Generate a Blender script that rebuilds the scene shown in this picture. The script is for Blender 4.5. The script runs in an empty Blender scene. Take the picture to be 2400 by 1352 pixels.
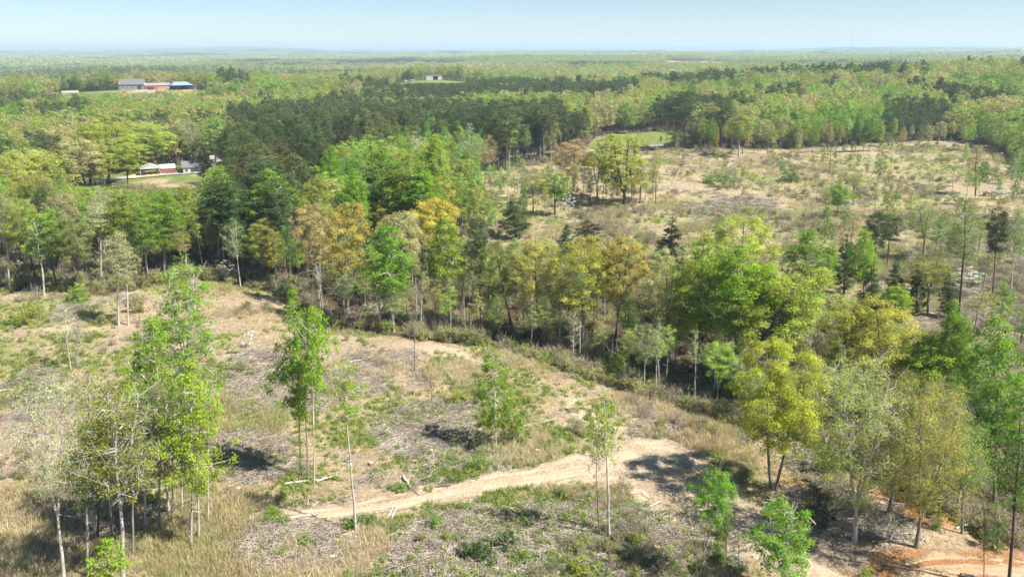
import bpy, bmesh, math, random
import numpy as np
from mathutils import Matrix, Vector, Euler

S = bpy.context.scene
COL = S.collection
# ------------------------------------------------------------------ camera, sky, sun, exposure
CAM_Z = 46.0
PITCH = math.radians(16.86)
ROLL = math.radians(-0.38)
F = 1848.0                       # focal length in pixels of the 2400 wide photograph
CX, CY = 1200.0, 676.0
cam_data = bpy.data.cameras.new("camera")
cam_data.sensor_width = 36.0
cam_data.lens = 36.0 * F / 2400.0
cam_data.clip_start = 0.5
cam_data.clip_end = 90000.0
cam = bpy.data.objects.new("camera", cam_data)
CROT = Matrix.Rotation(math.pi / 2 - PITCH, 3, 'X') @ Matrix.Rotation(ROLL, 3, 'Z')
cam.matrix_world = Matrix.Translation((0, 0, CAM_Z)) @ CROT.to_4x4()
COL.objects.link(cam)
S.camera = cam

SUN_EL = math.radians(52)
SUN_AZ = math.radians(114)       # clockwise from +Y
world = bpy.data.worlds.new("World")
S.world = world
world.use_nodes = True
wn = world.node_tree
wn.nodes.clear()
sky = wn.nodes.new('ShaderNodeTexSky')
sky.sky_type = 'NISHITA'
sky.sun_disc = False
sky.sun_elevation = SUN_EL
sky.sun_rotation = SUN_AZ
sky.altitude = 500
sky.air_density = 0.95
sky.dust_density = 0.0
sky.ozone_density = 6.0
bg = wn.nodes.new('ShaderNodeBackground')
bg.inputs['Strength'].default_value = 0.05
wo = wn.nodes.new('ShaderNodeOutputWorld')
wn.links.new(sky.outputs[0], bg.inputs[0])
wn.links.new(bg.outputs[0], wo.inputs[0])

sun_data = bpy.data.lights.new("sun", 'SUN')
sun_data.energy = 4.8
sun_data.angle = math.radians(0.53)
sun_data.color = (1.0, 0.95, 0.87)
sun = bpy.data.objects.new("sun", sun_data)
sdir = Vector((math.sin(SUN_AZ) * math.cos(SUN_EL), math.cos(SUN_AZ) * math.cos(SUN_EL), math.sin(SUN_EL)))
sun.rotation_euler = sdir.to_track_quat('Z', 'Y').to_euler()
sun.location = (60, -40, 120)
COL.objects.link(sun)

S.view_settings.view_transform = 'Standard'
S.view_settings.look = 'None'
S.view_settings.exposure = 1.38
S.view_settings.gamma = 1.0
S.view_settings.use_curve_mapping = False
S.render.engine = 'CYCLES'
cy = S.cycles
cy.max_bounces = 6
cy.diffuse_bounces = 4
cy.glossy_bounces = 2
cy.transmission_bounces = 4
cy.transparent_max_bounces = 8
cy.volume_bounces = 0
cy.use_adaptive_sampling = True
cy.adaptive_threshold = 0.03
cy.use_denoising = True
cy.caustics_reflective = False
cy.caustics_refractive = False
S.render.resolution_x = 1024
S.render.resolution_y = 576

# ------------------------------------------------------------------ numeric helpers
RNG = np.random.default_rng(20)
_CR = np.array(CROT)
_tab = {}


def vn(x, y, scale, seed):
    """smooth value noise in -1..1"""
    if seed not in _tab:
        _tab[seed] = np.random.default_rng(1000 + seed).uniform(-1, 1, (256, 256))
    T = _tab[seed]
    x = np.asarray(x, float) / scale
    y = np.asarray(y, float) / scale
    ix = np.floor(x).astype(np.int64)
    iy = np.floor(y).astype(np.int64)
    fx = x - ix
    fy = y - iy
    fx = fx * fx * (3 - 2 * fx)
    fy = fy * fy * (3 - 2 * fy)
    a = T[ix & 255, iy & 255]
    b = T[(ix + 1) & 255, iy & 255]
    c = T[ix & 255, (iy + 1) & 255]
    d = T[(ix + 1) & 255, (iy + 1) & 255]
    return (a * (1 - fx) + b * fx) * (1 - fy) + (c * (1 - fx) + d * fx) * fy


def sst(a, b, v):
    t = np.clip((np.asarray(v, float) - a) / (b - a), 0, 1)
    return t * t * (3 - 2 * t)


def pray(px, py):
    v = np.array([(px - CX) / F, -(py - CY) / F, -1.0])
    return _CR @ v


def gp0(px, py, z=0.0):
    """the point of the level plane z seen at that place of the photograph (used to read the plan off it)"""
    d = pray(px, py)
    t = (z - CAM_Z) / d[2]
    return np.array([d[0] * t, d[1] * t])


def plan(pts):
    return np.array([gp0(*p) for p in pts])


def seg_dist(x, y, line, want_s=False):
    x = np.asarray(x, float)
    y = np.asarray(y, float)
    best = np.full(x.shape, 1e9)
    bs = np.zeros(x.shape)
    side = np.zeros(x.shape)
    acc = 0.0
    for (ax, ay), (bx, by) in zip(line[:-1], line[1:]):
        dx, dy = bx - ax, by - ay
        L = math.hypot(dx, dy) + 1e-9
        t = np.clip(((x - ax) * dx + (y - ay) * dy) / (L * L), 0, 1)
        dd = np.hypot(x - ax - t * dx, y - ay - t * dy)
        m = dd < best
        best = np.where(m, dd, best)
        bs = np.where(m, acc + t * L, bs)
        side = np.where(m, np.sign((x - ax) * dy - (y - ay) * dx), side)
        acc += L
    return (best, bs, side) if want_s else best


def in_poly(x, y, poly):
    x = np.asarray(x, float)
    y = np.asarray(y, float)
    inside = np.zeros(x.shape, bool)
    n = len(poly)
    for i in range(n):
        x0, y0 = poly[i]
        x1, y1 = poly[(i + 1) % n]
        c = ((y0 > y) != (y1 > y)) & (x < (x1 - x0) * (y - y0) / (y1 - y0 + 1e-12) + x0)
        inside ^= c
    return inside


# ---- plan of the place, read off the photograph on a level ground
RAVINE = plan([(560, 610), (760, 690), (1000, 720), (1200, 760), (1450, 820), (1750, 900), (2050, 960), (2300, 1080), (2500, 1180)])
TRACK_MAIN = plan([(600, 1208), (690, 1200), (800, 1188), (950, 1158), (1110, 1128), (1260, 1105), (1400, 1080), (1490, 1070), (1565, 1098), (1635, 1140), (1715, 1190), (1800, 1250), (1890, 1308), (1990, 1362), (2080, 1420)])
TRACK_W = [0.4, 0.9, 1.6, 1.9, 2.2, 2.5, 3.8, 6.6, 8.0, 6.8, 5.0, 3.8, 3.8, 4.2, 4.4]
TRACK_UP = plan([(1500, 1040), (1430, 990), (1330, 925), (1230, 880), (1120, 840), (1000, 815), (860, 800), (700, 782), (560, 772), (380, 768), (180, 776), (-60, 790)])
TRACK_EDGE = plan([(1700, 1085), (1770, 1105), (1850, 1120), (2000, 1150), (2110, 1168), (2230, 1200), (2330, 1240)])
TRACK_RED = plan([(2040, 1375), (2140, 1340), (2260, 1322), (2360, 1318), (2480, 1312)])
TRACK_FIELD = plan([(1230, 520), (1400, 492), (1600, 462), (1800, 446), (1960, 432), (2020, 420)])
TRACK_FIELD2 = plan([(2030, 410), (2100, 430), (2200, 462), (2310, 478), (2420, 484)])
PAVED = plan([(-80, 450), (120, 434), (240, 425), (330, 419), (420, 413), (500, 408), (640, 402), (800, 392), (1000, 376), (1180, 364), (1320, 357), (1450, 350), (1530, 346), (1585, 343)])
FARM = plan([(330, 214)])[0]
FARM = FARM * (760 / np.hypot(*FARM))
SHED = plan([(1020, 190)])[0]
SHED = SHED * (960 / np.hypot(*SHED))


def gauss(x, y, c, sx, sy):
    return np.exp(-((x - c[0]) / sx) ** 2 - ((y - c[1]) / sy) ** 2)


def hgt(x, y):
    x = np.asarray(x, float)
    y = np.asarray(y, float)
    d = np.hypot(x, y)
    z = 1.0 * vn(x, y, 47, 1) + 0.35 * vn(x, y, 13, 2)
    z = z + 0.10 * vn(x, y, 3.1, 5) * (d < 500)
    z = z - 3.0 * np.exp(-(seg_dist(x, y, RAVINE) / 10.0) ** 2)
    z = z + sst(450, 1400, d) * 5.0 * vn(x, y, 700, 3)
    z = z + sst(1500, 4000, d) * 9.0 * vn(x, y, 1900, 8)
    z = z + sst(6000, 12000, d) * 75.0 * np.clip(vn(x, y, 3600, 4) + 0.05, 0, 2)
    roll = (1 - gauss(x, y, FARM, 320, 260)) * (1 - gauss(x, y, SHED, 260, 260))
    z = z + sst(620, 1300, d) * roll * (9.0 * vn(x, y * 1.3, 430, 12) + 7.0 * vn(x, y * 1.5, 1100, 13) - 3.0)
    z = z + 17.0 * gauss(x, y, (440, 640), 170, 210)
    z = z + 7.0 * gauss(x, y, (210, 700), 150, 120)
    z = z + 15.0 * gauss(x, y, FARM, 170, 80) - 5.0 * gauss(x, y, FARM * 0.84, 150, 55)
    z = z + 13.0 * gauss(x, y, SHED, 90, 70) - 3.0 * gauss(x, y, SHED * 0.84, 120, 60)
    return z


def gp(px, py):
    """ground point (x, y, z) seen at that place of the photograph"""
    d = pray(px, py)
    z = 0.0
    for _ in range(14):
        t = (z - CAM_Z) / d[2]
        x, y = d[0] * t, d[1] * t
        z = 0.5 * z + 0.5 * float(hgt(x, y))
    return np.array([x, y, float(hgt(x, y))])


def gpd(px, dist):
    """ground point on the bearing of that column of the photograph, at a given distance"""
    d = pray(px, 210)
    k = dist / math.hypot(d[0], d[1])
    x, y = d[0] * k, d[1] * k
    return np.array([x, y, float(hgt(x, y))])


def proj(x, y, z):
    v = np.stack([np.asarray(x, float), np.asarray(y, float), np.asarray(z, float) - CAM_Z], -1) @ _CR
    dep = -v[..., 2]
    dep = np.where(dep < 0.1, 0.1, dep)
    return CX + F * v[..., 0] / dep, CY - F * v[..., 1] / dep, dep


def top_height(P, ty):
    """height of a thing standing at P whose top shows at row ty"""
    lo, hi = 0.2, 60.0
    for _ in range(40):
        m = (lo + hi) / 2
        _, yy, _ = proj(P[0], P[1], P[2] + m)
        if yy > ty:
            lo = m
        else:
            hi = m
    return lo


# ------------------------------------------------------------------ scene helpers
def tag(o, label=None, cat=None, group=None, kind=None):
    if label: o["label"] = label
    if cat: o["category"] = cat
    if group: o["group"] = group
    if kind: o["kind"] = kind
    return o


def new_obj(name, data, parent=None, loc=None, color=None, link=True):
    o = bpy.data.objects.new(name, data)
    if link: COL.objects.link(o)
    if parent is not None: o.parent = parent
    if loc is not None: o.location = loc
    if color is not None: o.color = (*color, 1.0)
    return o


def np_mesh(name, V, quads=None, tris=None, mats=(), qmat=None, tmat=None, smooth=False, pattr=None, cattr=None):
    me = bpy.data.meshes.new(name)
    V = np.asarray(V, np.float32)
    nq = 0 if quads is None else len(quads)
    nt = 0 if tris is None else len(tris)
    me.vertices.add(len(V))
    me.vertices.foreach_set("co", V.ravel())
    loops = []
    if nq: loops.append(np.asarray(quads, np.int32).ravel())
    if nt: loops.append(np.asarray(tris, np.int32).ravel())
    if loops:
        loops = np.concatenate(loops)
        me.loops.add(len(loops))
        me.loops.foreach_set("vertex_index", loops)
        st = np.concatenate([np.arange(nq) * 4, nq * 4 + np.arange(nt) * 3]).astype(np.int32)
        me.polygons.add(nq + nt)
        me.polygons.foreach_set("loop_start", st)
        mi = np.zeros(nq + nt, np.int32)
        if qmat is not None and nq: mi[:nq] = qmat
        if tmat is not None and nt: mi[nq:] = tmat
        me.polygons.foreach_set("material_index", mi)
        if smooth: me.polygons.foreach_set("use_smooth", np.ones(nq + nt, bool))
    for k, a in (pattr or {}).items():
        at = me.attributes.new(k, 'FLOAT', 'POINT')
        at.data.foreach_set("value", np.asarray(a, np.float32))
    for k, a in (cattr or {}).items():
        at = me.attributes.new(k, 'FLOAT_COLOR', 'POINT')
        at.data.foreach_set("color", np.asarray(a, np.float32).ravel())
    for m in mats: me.materials.append(m)
    me.update(calc_edges=True)
    return me


# ------------------------------------------------------------------ materials
class NT:
    def __init__(self, name):
        self.m = bpy.data.materials.new(name)
        self.m.use_nodes = True
        self.t = self.m.node_tree
        self.t.nodes.clear()
        self.out = self.n('ShaderNodeOutputMaterial')

    def n(self, typ, **kw):
        nd = self.t.nodes.new(typ)
        for k, v in kw.items():
            setattr(nd, k, v)
        return nd

    def put(self, sock, v):
        if hasattr(v, 'is_output') or hasattr(v, 'links'):
            self.t.links.new(v, sock)
        elif isinstance(v, (tuple, list)) and len(v) == 3 and sock.type == 'RGBA':
            sock.default_value = (*v, 1)
        else:
            sock.default_value = v

    def noise(self, scale, vec=None, detail=4, rough=0.6, w=None):
        nd = self.n('ShaderNodeTexNoise')
        nd.inputs['Scale'].default_value = scale
        nd.inputs['Detail'].default_value = detail
        nd.inputs['Roughness'].default_value = rough
        if vec is not None: self.put(nd.inputs['Vector'], vec)
        return nd.outputs['Fac']

    def ramp(self, fac, stops):
        nd = self.n('ShaderNodeValToRGB')
        e = nd.color_ramp.elements
        while len(e) < len(stops): e.new(0.5)
        for k, (p, c) in enumerate(stops):
            e[k].position = p
            e[k].color = (*c, 1) if len(c) == 3 else c
        self.put(nd.inputs[0], fac)
        return nd.outputs[0]

    def mix(self, fac, a, b, mode='MIX'):
        nd = self.n('ShaderNodeMix', data_type='RGBA', blend_type=mode)
        self.put(nd.inputs['Factor'], fac)
        self.put(nd.inputs[6], a)
        self.put(nd.inputs[7], b)
        return nd.outputs[2]

    def math(self, op, a, b=0.0, c=None, clamp=False):
        nd = self.n('ShaderNodeMath', operation=op, use_clamp=clamp)
        self.put(nd.inputs[0], a)
        self.put(nd.inputs[1], b)
        if c is not None: self.put(nd.inputs[2], c)
        return nd.outputs[0]

    def rng(self, v, a, b, c, d):
        nd = self.n('ShaderNodeMapRange')
        self.put(nd.inputs[0], v)
        for i, k in enumerate((a, b, c, d)): nd.inputs[1 + i].default_value = k
        return nd.outputs[0]

    def attr(self, name):
        return self.n('ShaderNodeAttribute', attribute_name=name)

    def bump(self, h, strength, dist):
        nd = self.n('ShaderNodeBump')
        nd.inputs['Strength'].default_value = strength
        nd.inputs['Distance'].default_value = dist
        self.put(nd.inputs['Height'], h)
        return nd.outputs[0]

    def surf(self, s):
        self.t.links.new(s, self.out.inputs[0])
        return self.m

    def diffuse(self, col, normal=None):
        nd = self.n('ShaderNodeBsdfDiffuse')
        self.put(nd.inputs['Color'], col)
        if normal is not None: self.put(nd.inputs['Normal'], normal)
        return nd.outputs[0]

    def principled(self, col, rough=0.7, metal=0.0, normal=None):
        nd = self.n('ShaderNodeBsdfPrincipled')
        self.put(nd.inputs['Base Color'], col)
        self.put(nd.inputs['Roughness'], rough)
        nd.inputs['Metallic'].default_value = metal
        if normal is not None: self.put(nd.inputs['Normal'], normal)
        return nd.outputs[0]


def leaf_material(name, trans, source='object', spread=1.0):
    N = NT(name)
    oi = N.n('ShaderNodeObjectInfo')
    if source == 'mesh':
        base = N.attr('tcol').outputs['Color']
    elif source == 'instance':
        q = N.attr('icol')
        q.attribute_type = 'INSTANCER'
        base = q.outputs['Color']
    else:
        base = oi.outputs['Color']
    t = N.attr('tint').outputs['Fac']
    tc = N.n('ShaderNodeTexCoord')
    nz = N.noise(0.55, tc.outputs['Object'], 2, 0.6)
    base = N.mix(N.rng(nz, 0.40, 0.62, 0.0, 0.7 * spread), base, N.mix(1.0, base, (0.80, 0.90, 0.72), 'MULTIPLY'))
    h = N.n('ShaderNodeHueSaturation')
    N.put(h.inputs['Color'], base)
    hv = N.math('ADD', N.rng(t, 0, 1, 0.488 , 0.512), N.math('MULTIPLY', N.math('SUBTRACT', oi.outputs['Random'], 0.5), 0.022))
    N.put(h.inputs['Hue'], hv)
    h.inputs['Saturation'].default_value = 1.0
    val = N.math('MULTIPLY', N.rng(t, 0, 1, 1 - 0.42 * spread, 1 + 0.38 * spread), N.rng(oi.outputs['Random'], 0, 1, 0.88, 1.12))
    N.put(h.inputs['Value'], val)
    d = N.diffuse(h.outputs[0])
    tr = N.n('ShaderNodeBsdfTranslucent')
    N.t.links.new(h.outputs[0], tr.inputs['Color'])
    mx = N.n('ShaderNodeMixShader')
    mx.inputs[0].default_value = trans
    N.t.links.new(d, mx.inputs[1])
    N.t.links.new(tr.outputs[0], mx.inputs[2])
    return N.surf(mx.outputs[0])


M_LEAF = leaf_material('leaf', 0.55)
M_NEEDLE = leaf_material('needle', 0.15)
M_PETAL = leaf_material('petal', 0.3, spread=0.25)
M_CANOPY = leaf_material('canopy_leaf', 0.3, 'mesh')
M_LEAFI = leaf_material('massed_leaf', 0.55, 'instance')
M_NEEDLEI = leaf_material('massed_needle', 0.15, 'instance')


def bark_material(name, fixed=None):
    N = NT(name)
    oi = N.n('ShaderNodeObjectInfo')
    base = fixed if fixed else oi.outputs['Color']
    tc = N.n('ShaderNodeTexCoord')
    mp = N.n('ShaderNodeMapping')
    mp.inputs['Scale'].default_value = (6, 6, 0.8)
    N.t.links.new(tc.outputs['Object'], mp.inputs[0])
    f = N.noise(2.0, mp.outputs[0], 3)
    f2 = N.noise(0.6, tc.outputs['Object'], 2)
    c = N.mix(1.0, base, N.ramp(f, [(0.3, (0.5, 0.48, 0.46)), (0.7, (1.25, 1.25, 1.25))]), 'MULTIPLY')
    c = N.mix(1.0, c, N.ramp(f2, [(0.35, (0.75, 0.74, 0.72)), (0.65, (1.15, 1.15, 1.15))]), 'MULTIPLY')
    return N.surf(N.diffuse(c))


M_BARK = bark_material('bark')
M_BARKF = bark_material('bark_far', (0.2, 0.175, 0.15))


def plain(name, col, rough=0.7, var=0.15, scale=1.5, metal=0.0):
    N = NT(name)
    tc = N.n('ShaderNodeTexCoord')
    f = N.noise(scale, tc.outputs['Object'], 5)
    c = N.mix(1.0, col, N.ramp(f, [(0.25, (1 - var,) * 3), (0.75, (1 + var,) * 3)]), 'MULTIPLY')
    return N.surf(N.principled(c, rough, metal))
# ------------------------------------------------------------------ zones of the plan
CLEAR_FG = plan([(-400, 700), (0, 690), (250, 700), (450, 650), (640, 650), (760, 765), (1000, 800), (1150, 800), (1400, 880), (1700, 965), (1950, 1050), (2250, 1200), (2400, 1270), (2700, 1400), (2700, 1700), (-600, 1700)])
CLEAR_R = plan([(1150, 570), (1125, 500), (1118, 405), (1240, 385), (1330, 372), (1500, 356), (1700, 352), (2000, 345), (2200, 335), (2310, 345), (2400, 400), (2800, 480), (2800, 1150), (2420, 1012), (2300, 970), (2100, 790), (1800, 670), (1530, 600), (1290, 578)])
BELT = plan([(690, 610), (900, 600), (1150, 575), (1290, 570), (1530, 590), (1800, 660), (2100, 780), (2300, 960), (2420, 1010), (2420, 1260), (2250, 1190), (1950, 1040), (1700, 955), (1400, 870), (1150, 792), (1000, 790), (760, 755)])
LAWN = plan([(1375, 352), (1385, 332), (1400, 320), (1480, 314), (1580, 310), (1610, 311), (1622, 324), (1620, 343), (1560, 345), (1450, 350), (1380, 354)])
YARD = plan([(150, 450), (180, 425), (250, 408), (300, 402), (400, 396), (560, 392), (600, 402), (520, 440), (400, 446), (280, 446)])
PINES = plan([(535, 640), (560, 500), (545, 335), (700, 322), (1000, 318), (1310, 325), (1320, 352), (1290, 372), (1120, 388), (1000, 410), (860, 430), (770, 470), (720, 540), (690, 630)])
FARM_FIELD = np.array([FARM + np.array(o) for o in [(-110, 22), (-110, -34), (-30, -50), (60, -40), (75, 0), (60, 28)]])
SHED_FIELD = np.array([SHED + np.array(o) for o in [(-55, 14), (-60, -30), (10, -60), (50, -35), (45, 14)]])
SLASH = [plan(p) for p in [
    [(980, 1210), (1100, 1175), (1300, 1165), (1480, 1185), (1620, 1215), (1680, 1300), (1600, 1400), (980, 1400), (930, 1290)],
    [(540, 1265), (620, 1215), (760, 1225), (790, 1290), (600, 1340)],
    [(535, 830), (640, 815), (730, 870), (660, 960), (540, 920)],
    [(810, 830), (960, 820), (1010, 900), (850, 915)],
    [(900, 930), (1120, 930), (1080, 1080), (880, 1040)],
    [(2230, 500), (2450, 520), (2450, 780), (2210, 780), (2200, 640)],
    [(1600, 470), (1800, 460), (1850, 500), (1620, 520)],
    [(480, 1020), (640, 1000), (720, 1110), (560, 1130)],
    [(1850, 1140), (2100, 1180), (2150, 1260), (1950, 1250)],
]]


def fan(px0, px1, d0, d1):
    return np.array([gpd(px0, d0)[:2], gpd(px1, d0)[:2], gpd(px1 + 15, d1)[:2], gpd(px0 - 10, d1)[:2]])


FAR_FIELDS = [fan(60, 260, 1150, 1260), fan(560, 760, 1500, 1720), fan(1230, 1420, 1280, 1400), fan(1900, 2120, 1500, 1760), fan(1000, 1130, 2000, 2400), fan(240, 420, 2300, 2800), fan(1560, 1760, 2200, 2700)]
OPEN_AREAS = [CLEAR_FG, CLEAR_R, LAWN, YARD, FARM_FIELD, SHED_FIELD] + FAR_FIELDS


def is_open(x, y):
    m = np.zeros(np.shape(x), bool)
    for p in OPEN_AREAS: m |= in_poly(x, y, p)
    m |= seg_dist(x, y, PAVED) < 6.0
    return m


def ground_weights(x, y):
    n1 = vn(x, y, 9, 21)
    n2 = vn(x, y, 3.2, 22)
    n3 = vn(x, y, 28, 23)
    slash = np.zeros_like(x)
    for p in SLASH: slash = np.maximum(slash, in_poly(x, y, p) * 1.0)
    slash = np.clip(slash * (0.62 + 0.5 * n1 + 0.4 * n2) + 0.40 * sst(0.25, 0.7, n1 + 0.4 * n2), 0, 0.8)
    green = sst(-0.12, 0.6, 0.8 * n3 + 0.6 * vn(x, y, 6, 24) + 0.2 * n2) * 0.65
    lawn = in_poly(x, y, LAWN) | (in_poly(x, y, YARD) & (vn(x, y, 12, 9) > -0.5)) | (in_poly(x, y, FARM_FIELD) & (vn(x, y, 30, 11) > 0.1)) | in_poly(x, y, SHED_FIELD)
    opn = is_open(x, y)
    cr = in_poly(x, y, CLEAR_R)
    green = np.where(cr, np.clip(green + 0.22, 0, 0.8), green)
    litter = np.where(opn, 0.0, 1.0)
    d_up = seg_dist(x, y, TRACK_UP)
    d_f = seg_dist(x, y, TRACK_FIELD)
    d_f2 = seg_dist(x, y, TRACK_FIELD2)
    d_m = seg_dist(x, y, TRACK_MAIN)
    d_e = seg_dist(x, y, TRACK_EDGE)
    d_r = seg_dist(x, y, TRACK_RED)
    up = (1 - sst(1.0, 3.4, d_up + 1.2 * n2)) * np.clip(0.35 + 0.9 * vn(x, y, 11, 31), 0, 0.9)
    ff = (1 - sst(0.8, 2.6, d_f + 0.8 * n2)) * 0.35
    ff2 = (1 - sst(1.2, 3.6, d_f2 + 1.2 * n2)) * np.clip(0.45 + 0.8 * vn(x, y, 9, 32), 0, 0.9)
    wj = 3.4 * np.exp(-(np.hypot(x - gp0(1550, 1100)[0], y - gp0(1550, 1100)[1]) / 9.0) ** 2)
    mm = (1 - sst(1.4, 5.2, d_m - wj + 1.6 * n2 + 1.0 * n1)) * 0.8
    ee = (1 - sst(1.6, 4.8, d_e + 1.6 * n2)) * 0.75
    rr = (1 - sst(2.0, 5.0, d_r + 1.4 * n2)) * 1.0
    dirt = np.maximum.reduce([up, ff, ff2, mm, ee, rr])
    red = np.maximum.reduce([ee * sst(-0.2, 0.5, n1 + 0.25), rr * 0.85, (1 - sst(2.0, 6.0, np.hypot(x - gp0(2150, 1175)[0], y - gp0(2150, 1175)[1]) + n2)) * 1.0, ff2 * 0.35])
    return dirt, green, slash, litter, lawn * 1.0, red


def axis(lo, a, b, hi, step, g):
    v = list(np.arange(a, b + 1e-6, step))
    s = step
    p = b
    while p < hi:
        s *= g
        p += s
        v.append(min(p, hi))
    s = step
    p = a
    w = []
    while p > lo:
        s *= g
        p -= s
        w.append(max(p, lo))
    return np.array(w[::-1] + v)


GX = axis(-26000, -120, 120, 26000, 1.0, 1.045)
GY = axis(-260, 48, 215, 26000, 1.0, 1.045)


def build_ground():
    X, Y = np.meshgrid(GX, GY, indexing='ij')
    x, y = X.ravel(), Y.ravel()
    z = hgt(x, y)
    nx, ny = X.shape
    i = np.arange(nx * ny).reshape(nx, ny)
    q = np.stack([i[:-1, :-1], i[1:, :-1], i[1:, 1:], i[:-1, 1:]], -1).reshape(-1, 4)
    d, g, s, l, lw, r = ground_weights(x, y)
    one = np.ones_like(d)
    N = NT('ground')
    geo = N.n('ShaderNodeNewGeometry')
    pos = geo.outputs['Position']
    w1 = N.n('ShaderNodeSeparateColor')
    N.t.links.new(N.attr('w1').outputs['Color'], w1.inputs[0])
    w2 = N.n('ShaderNodeSeparateColor')
    N.t.links.new(N.attr('w2').outputs['Color'], w2.inputs[0])
    nf = N.noise(2.3, pos, 6, 0.7)
    nm = N.noise(0.35, pos, 5, 0.65)
    nl = N.noise(0.06, pos, 4, 0.6)
    nff = N.noise(7.0, pos, 3, 0.7)
    straw = N.ramp(nf, [(0.28, (0.20, 0.15, 0.095)), (0.44, (0.36, 0.275, 0.17)), (0.62, (0.48, 0.385, 0.245)), (0.8, (0.60, 0.50, 0.34))])
    brown = N.ramp(nf, [(0.3, (0.18, 0.135, 0.095)), (0.55, (0.335, 0.265, 0.19)), (0.78, (0.47, 0.395, 0.30))])
    base = N.mix(N.rng(nm, 0.42, 0.6, 0, 1), straw, brown)
    grn = N.ramp(nf, [(0.3, (0.13, 0.15, 0.045)), (0.55, (0.25, 0.27, 0.085)), (0.8, (0.38, 0.37, 0.16))])
    gfac = N.math('MULTIPLY', w1.outputs[1], N.rng(nm, 0.3, 0.62, 0.2, 1.2), clamp=True)
    base = N.mix(gfac, base, grn)
    sl = N.ramp(nff, [(0.34, (0.15, 0.115, 0.098)), (0.5, (0.29, 0.23, 0.20)), (0.72, (0.43, 0.365, 0.32))])
    base = N.mix(N.math('MULTIPLY', w1.outputs[2], N.rng(nf, 0.3, 0.6, 0.5, 1.0), clamp=True), base, sl)
    lit = N.ramp(nf, [(0.3, (0.05, 0.04, 0.026)), (0.6, (0.14, 0.10, 0.065)), (0.8, (0.20, 0.155, 0.09))])
    base = N.mix(w2.outputs[0], base, lit)
    lawn = N.ramp(nm, [(0.3, (0.115, 0.155, 0.04)), (0.7, (0.21, 0.235, 0.075))])
    base = N.mix(w2.outputs[1], base, lawn)
    sand = N.ramp(N.math('ADD', N.math('MULTIPLY', nf, 0.5), N.math('MULTIPLY', nl, 0.5)), [(0.36, (0.29, 0.205, 0.125)), (0.5, (0.42, 0.335, 0.225)), (0.64, (0.53, 0.445, 0.32))])
    redc = N.ramp(nf, [(0.3, (0.281, 0.115, 0.043)), (0.7, (0.442, 0.230, 0.102))])
    sand = N.mix(w2.outputs[2], sand, redc)
    dfac = N.rng(N.math('ADD', w1.outputs[0], N.math('MULTIPLY', N.math('SUBTRACT', nf, 0.5), 1.1)), 0.25, 0.6, 0, 1)
    base = N.mix(N.math('MULTIPLY', dfac, N.rng(w1.outputs[0], 0.02, 0.2, 0, 1)), base, sand)
    hh = N.math('ADD', nf, N.math('MULTIPLY', nff, 0.4))
    N.surf(N.diffuse(base, N.bump(hh, 0.9, 0.5)))
    me = np_mesh('ground', np.stack([x, y, z], -1), quads=q, mats=[N.m], smooth=True,
                 cattr={'w1': np.stack([d, g, s, one], -1), 'w2': np.stack([l, lw, r, one], -1)})
    o = new_obj('ground', me)
    tag(o, 'rolling cutover ground of dry straw, bare soil and leaf litter', 'ground', kind='structure')


build_ground()


def resample(line, step, widths=None):
    line = np.asarray(line, float)
    # smooth Catmull-Rom through the points
    P = np.vstack([2 * line[0] - line[1], line, 2 * line[-1] - line[-2]])
    W = None if widths is None else np.concatenate([[widths[0]], widths, [widths[-1]]])
    out, ow = [], []
    for i in range(1, len(P) - 2):
        n = max(2, int(np.hypot(*(P[i + 1] - P[i])) / step))
        for t in np.linspace(0, 1, n, endpoint=False):
            a = 2 * P[i]
            b = P[i + 1] - P[i - 1]
            c = 2 * P[i - 1] - 5 * P[i] + 4 * P[i + 1] - P[i + 2]
            d = -P[i - 1] + 3 * P[i] - 3 * P[i + 1] + P[i + 2]
            out.append(0.5 * (a + b * t + c * t * t + d * t ** 3))
            if W is not None: ow.append(W[i] * (1 - t) + W[i + 1] * t)
    out.append(P[-2])
    if W is not None: ow.append(W[-2])
    return np.array(out), (None if W is None else np.array(ow))


def ribbon(line, widths, step, nlat, lift, soft):
    """a draped strip: lateral coordinate u in -1..1 kept as an attribute"""
    C, W = resample(line, step, widths)
    T = np.gradient(C, axis=0)
    T /= np.linalg.norm(T, axis=1)[:, None] + 1e-9
    Nn = np.stack([-T[:, 1], T[:, 0]], -1)
    u = np.linspace(-1, 1, nlat)
    X = C[:, None, :] + Nn[:, None, :] * (u[None, :, None] * (W * soft)[:, None, None])
    x, y = X[..., 0].ravel(), X[..., 1].ravel()
    # height of the ground SHEET itself (bilinear on its grid), so that the strip hugs it
    z = sheet(x, y) + lift
    n, m = len(C), nlat
    i = np.arange(n * m).reshape(n, m)
    q = np.stack([i[:-1, :-1], i[:-1, 1:], i[1:, 1:], i[1:, :-1]], -1).reshape(-1, 4)
    run = np.repeat(np.concatenate([[0], np.cumsum(np.hypot(*np.diff(C, axis=0).T))]), m)
    return x, y, z, q, np.tile(np.abs(u) * soft, n), np.tile(u * soft, n), run, (u[None, :] * (W * soft)[:, None]).ravel()


def sheet(x, y):
    ix = np.clip(np.searchsorted(GX, x) - 1, 0, len(GX) - 2)
    iy = np.clip(np.searchsorted(GY, y) - 1, 0, len(GY) - 2)
    x0, x1, y0, y1 = GX[ix], GX[ix + 1], GY[iy], GY[iy + 1]
    fx = (x - x0) / (x1 - x0)
    fy = (y - y0) / (y1 - y0)
    return (hgt(x0, y0) * (1 - fx) + hgt(x1, y0) * fx) * (1 - fy) + (hgt(x0, y1) * (1 - fx) + hgt(x1, y1) * fx) * fy


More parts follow.
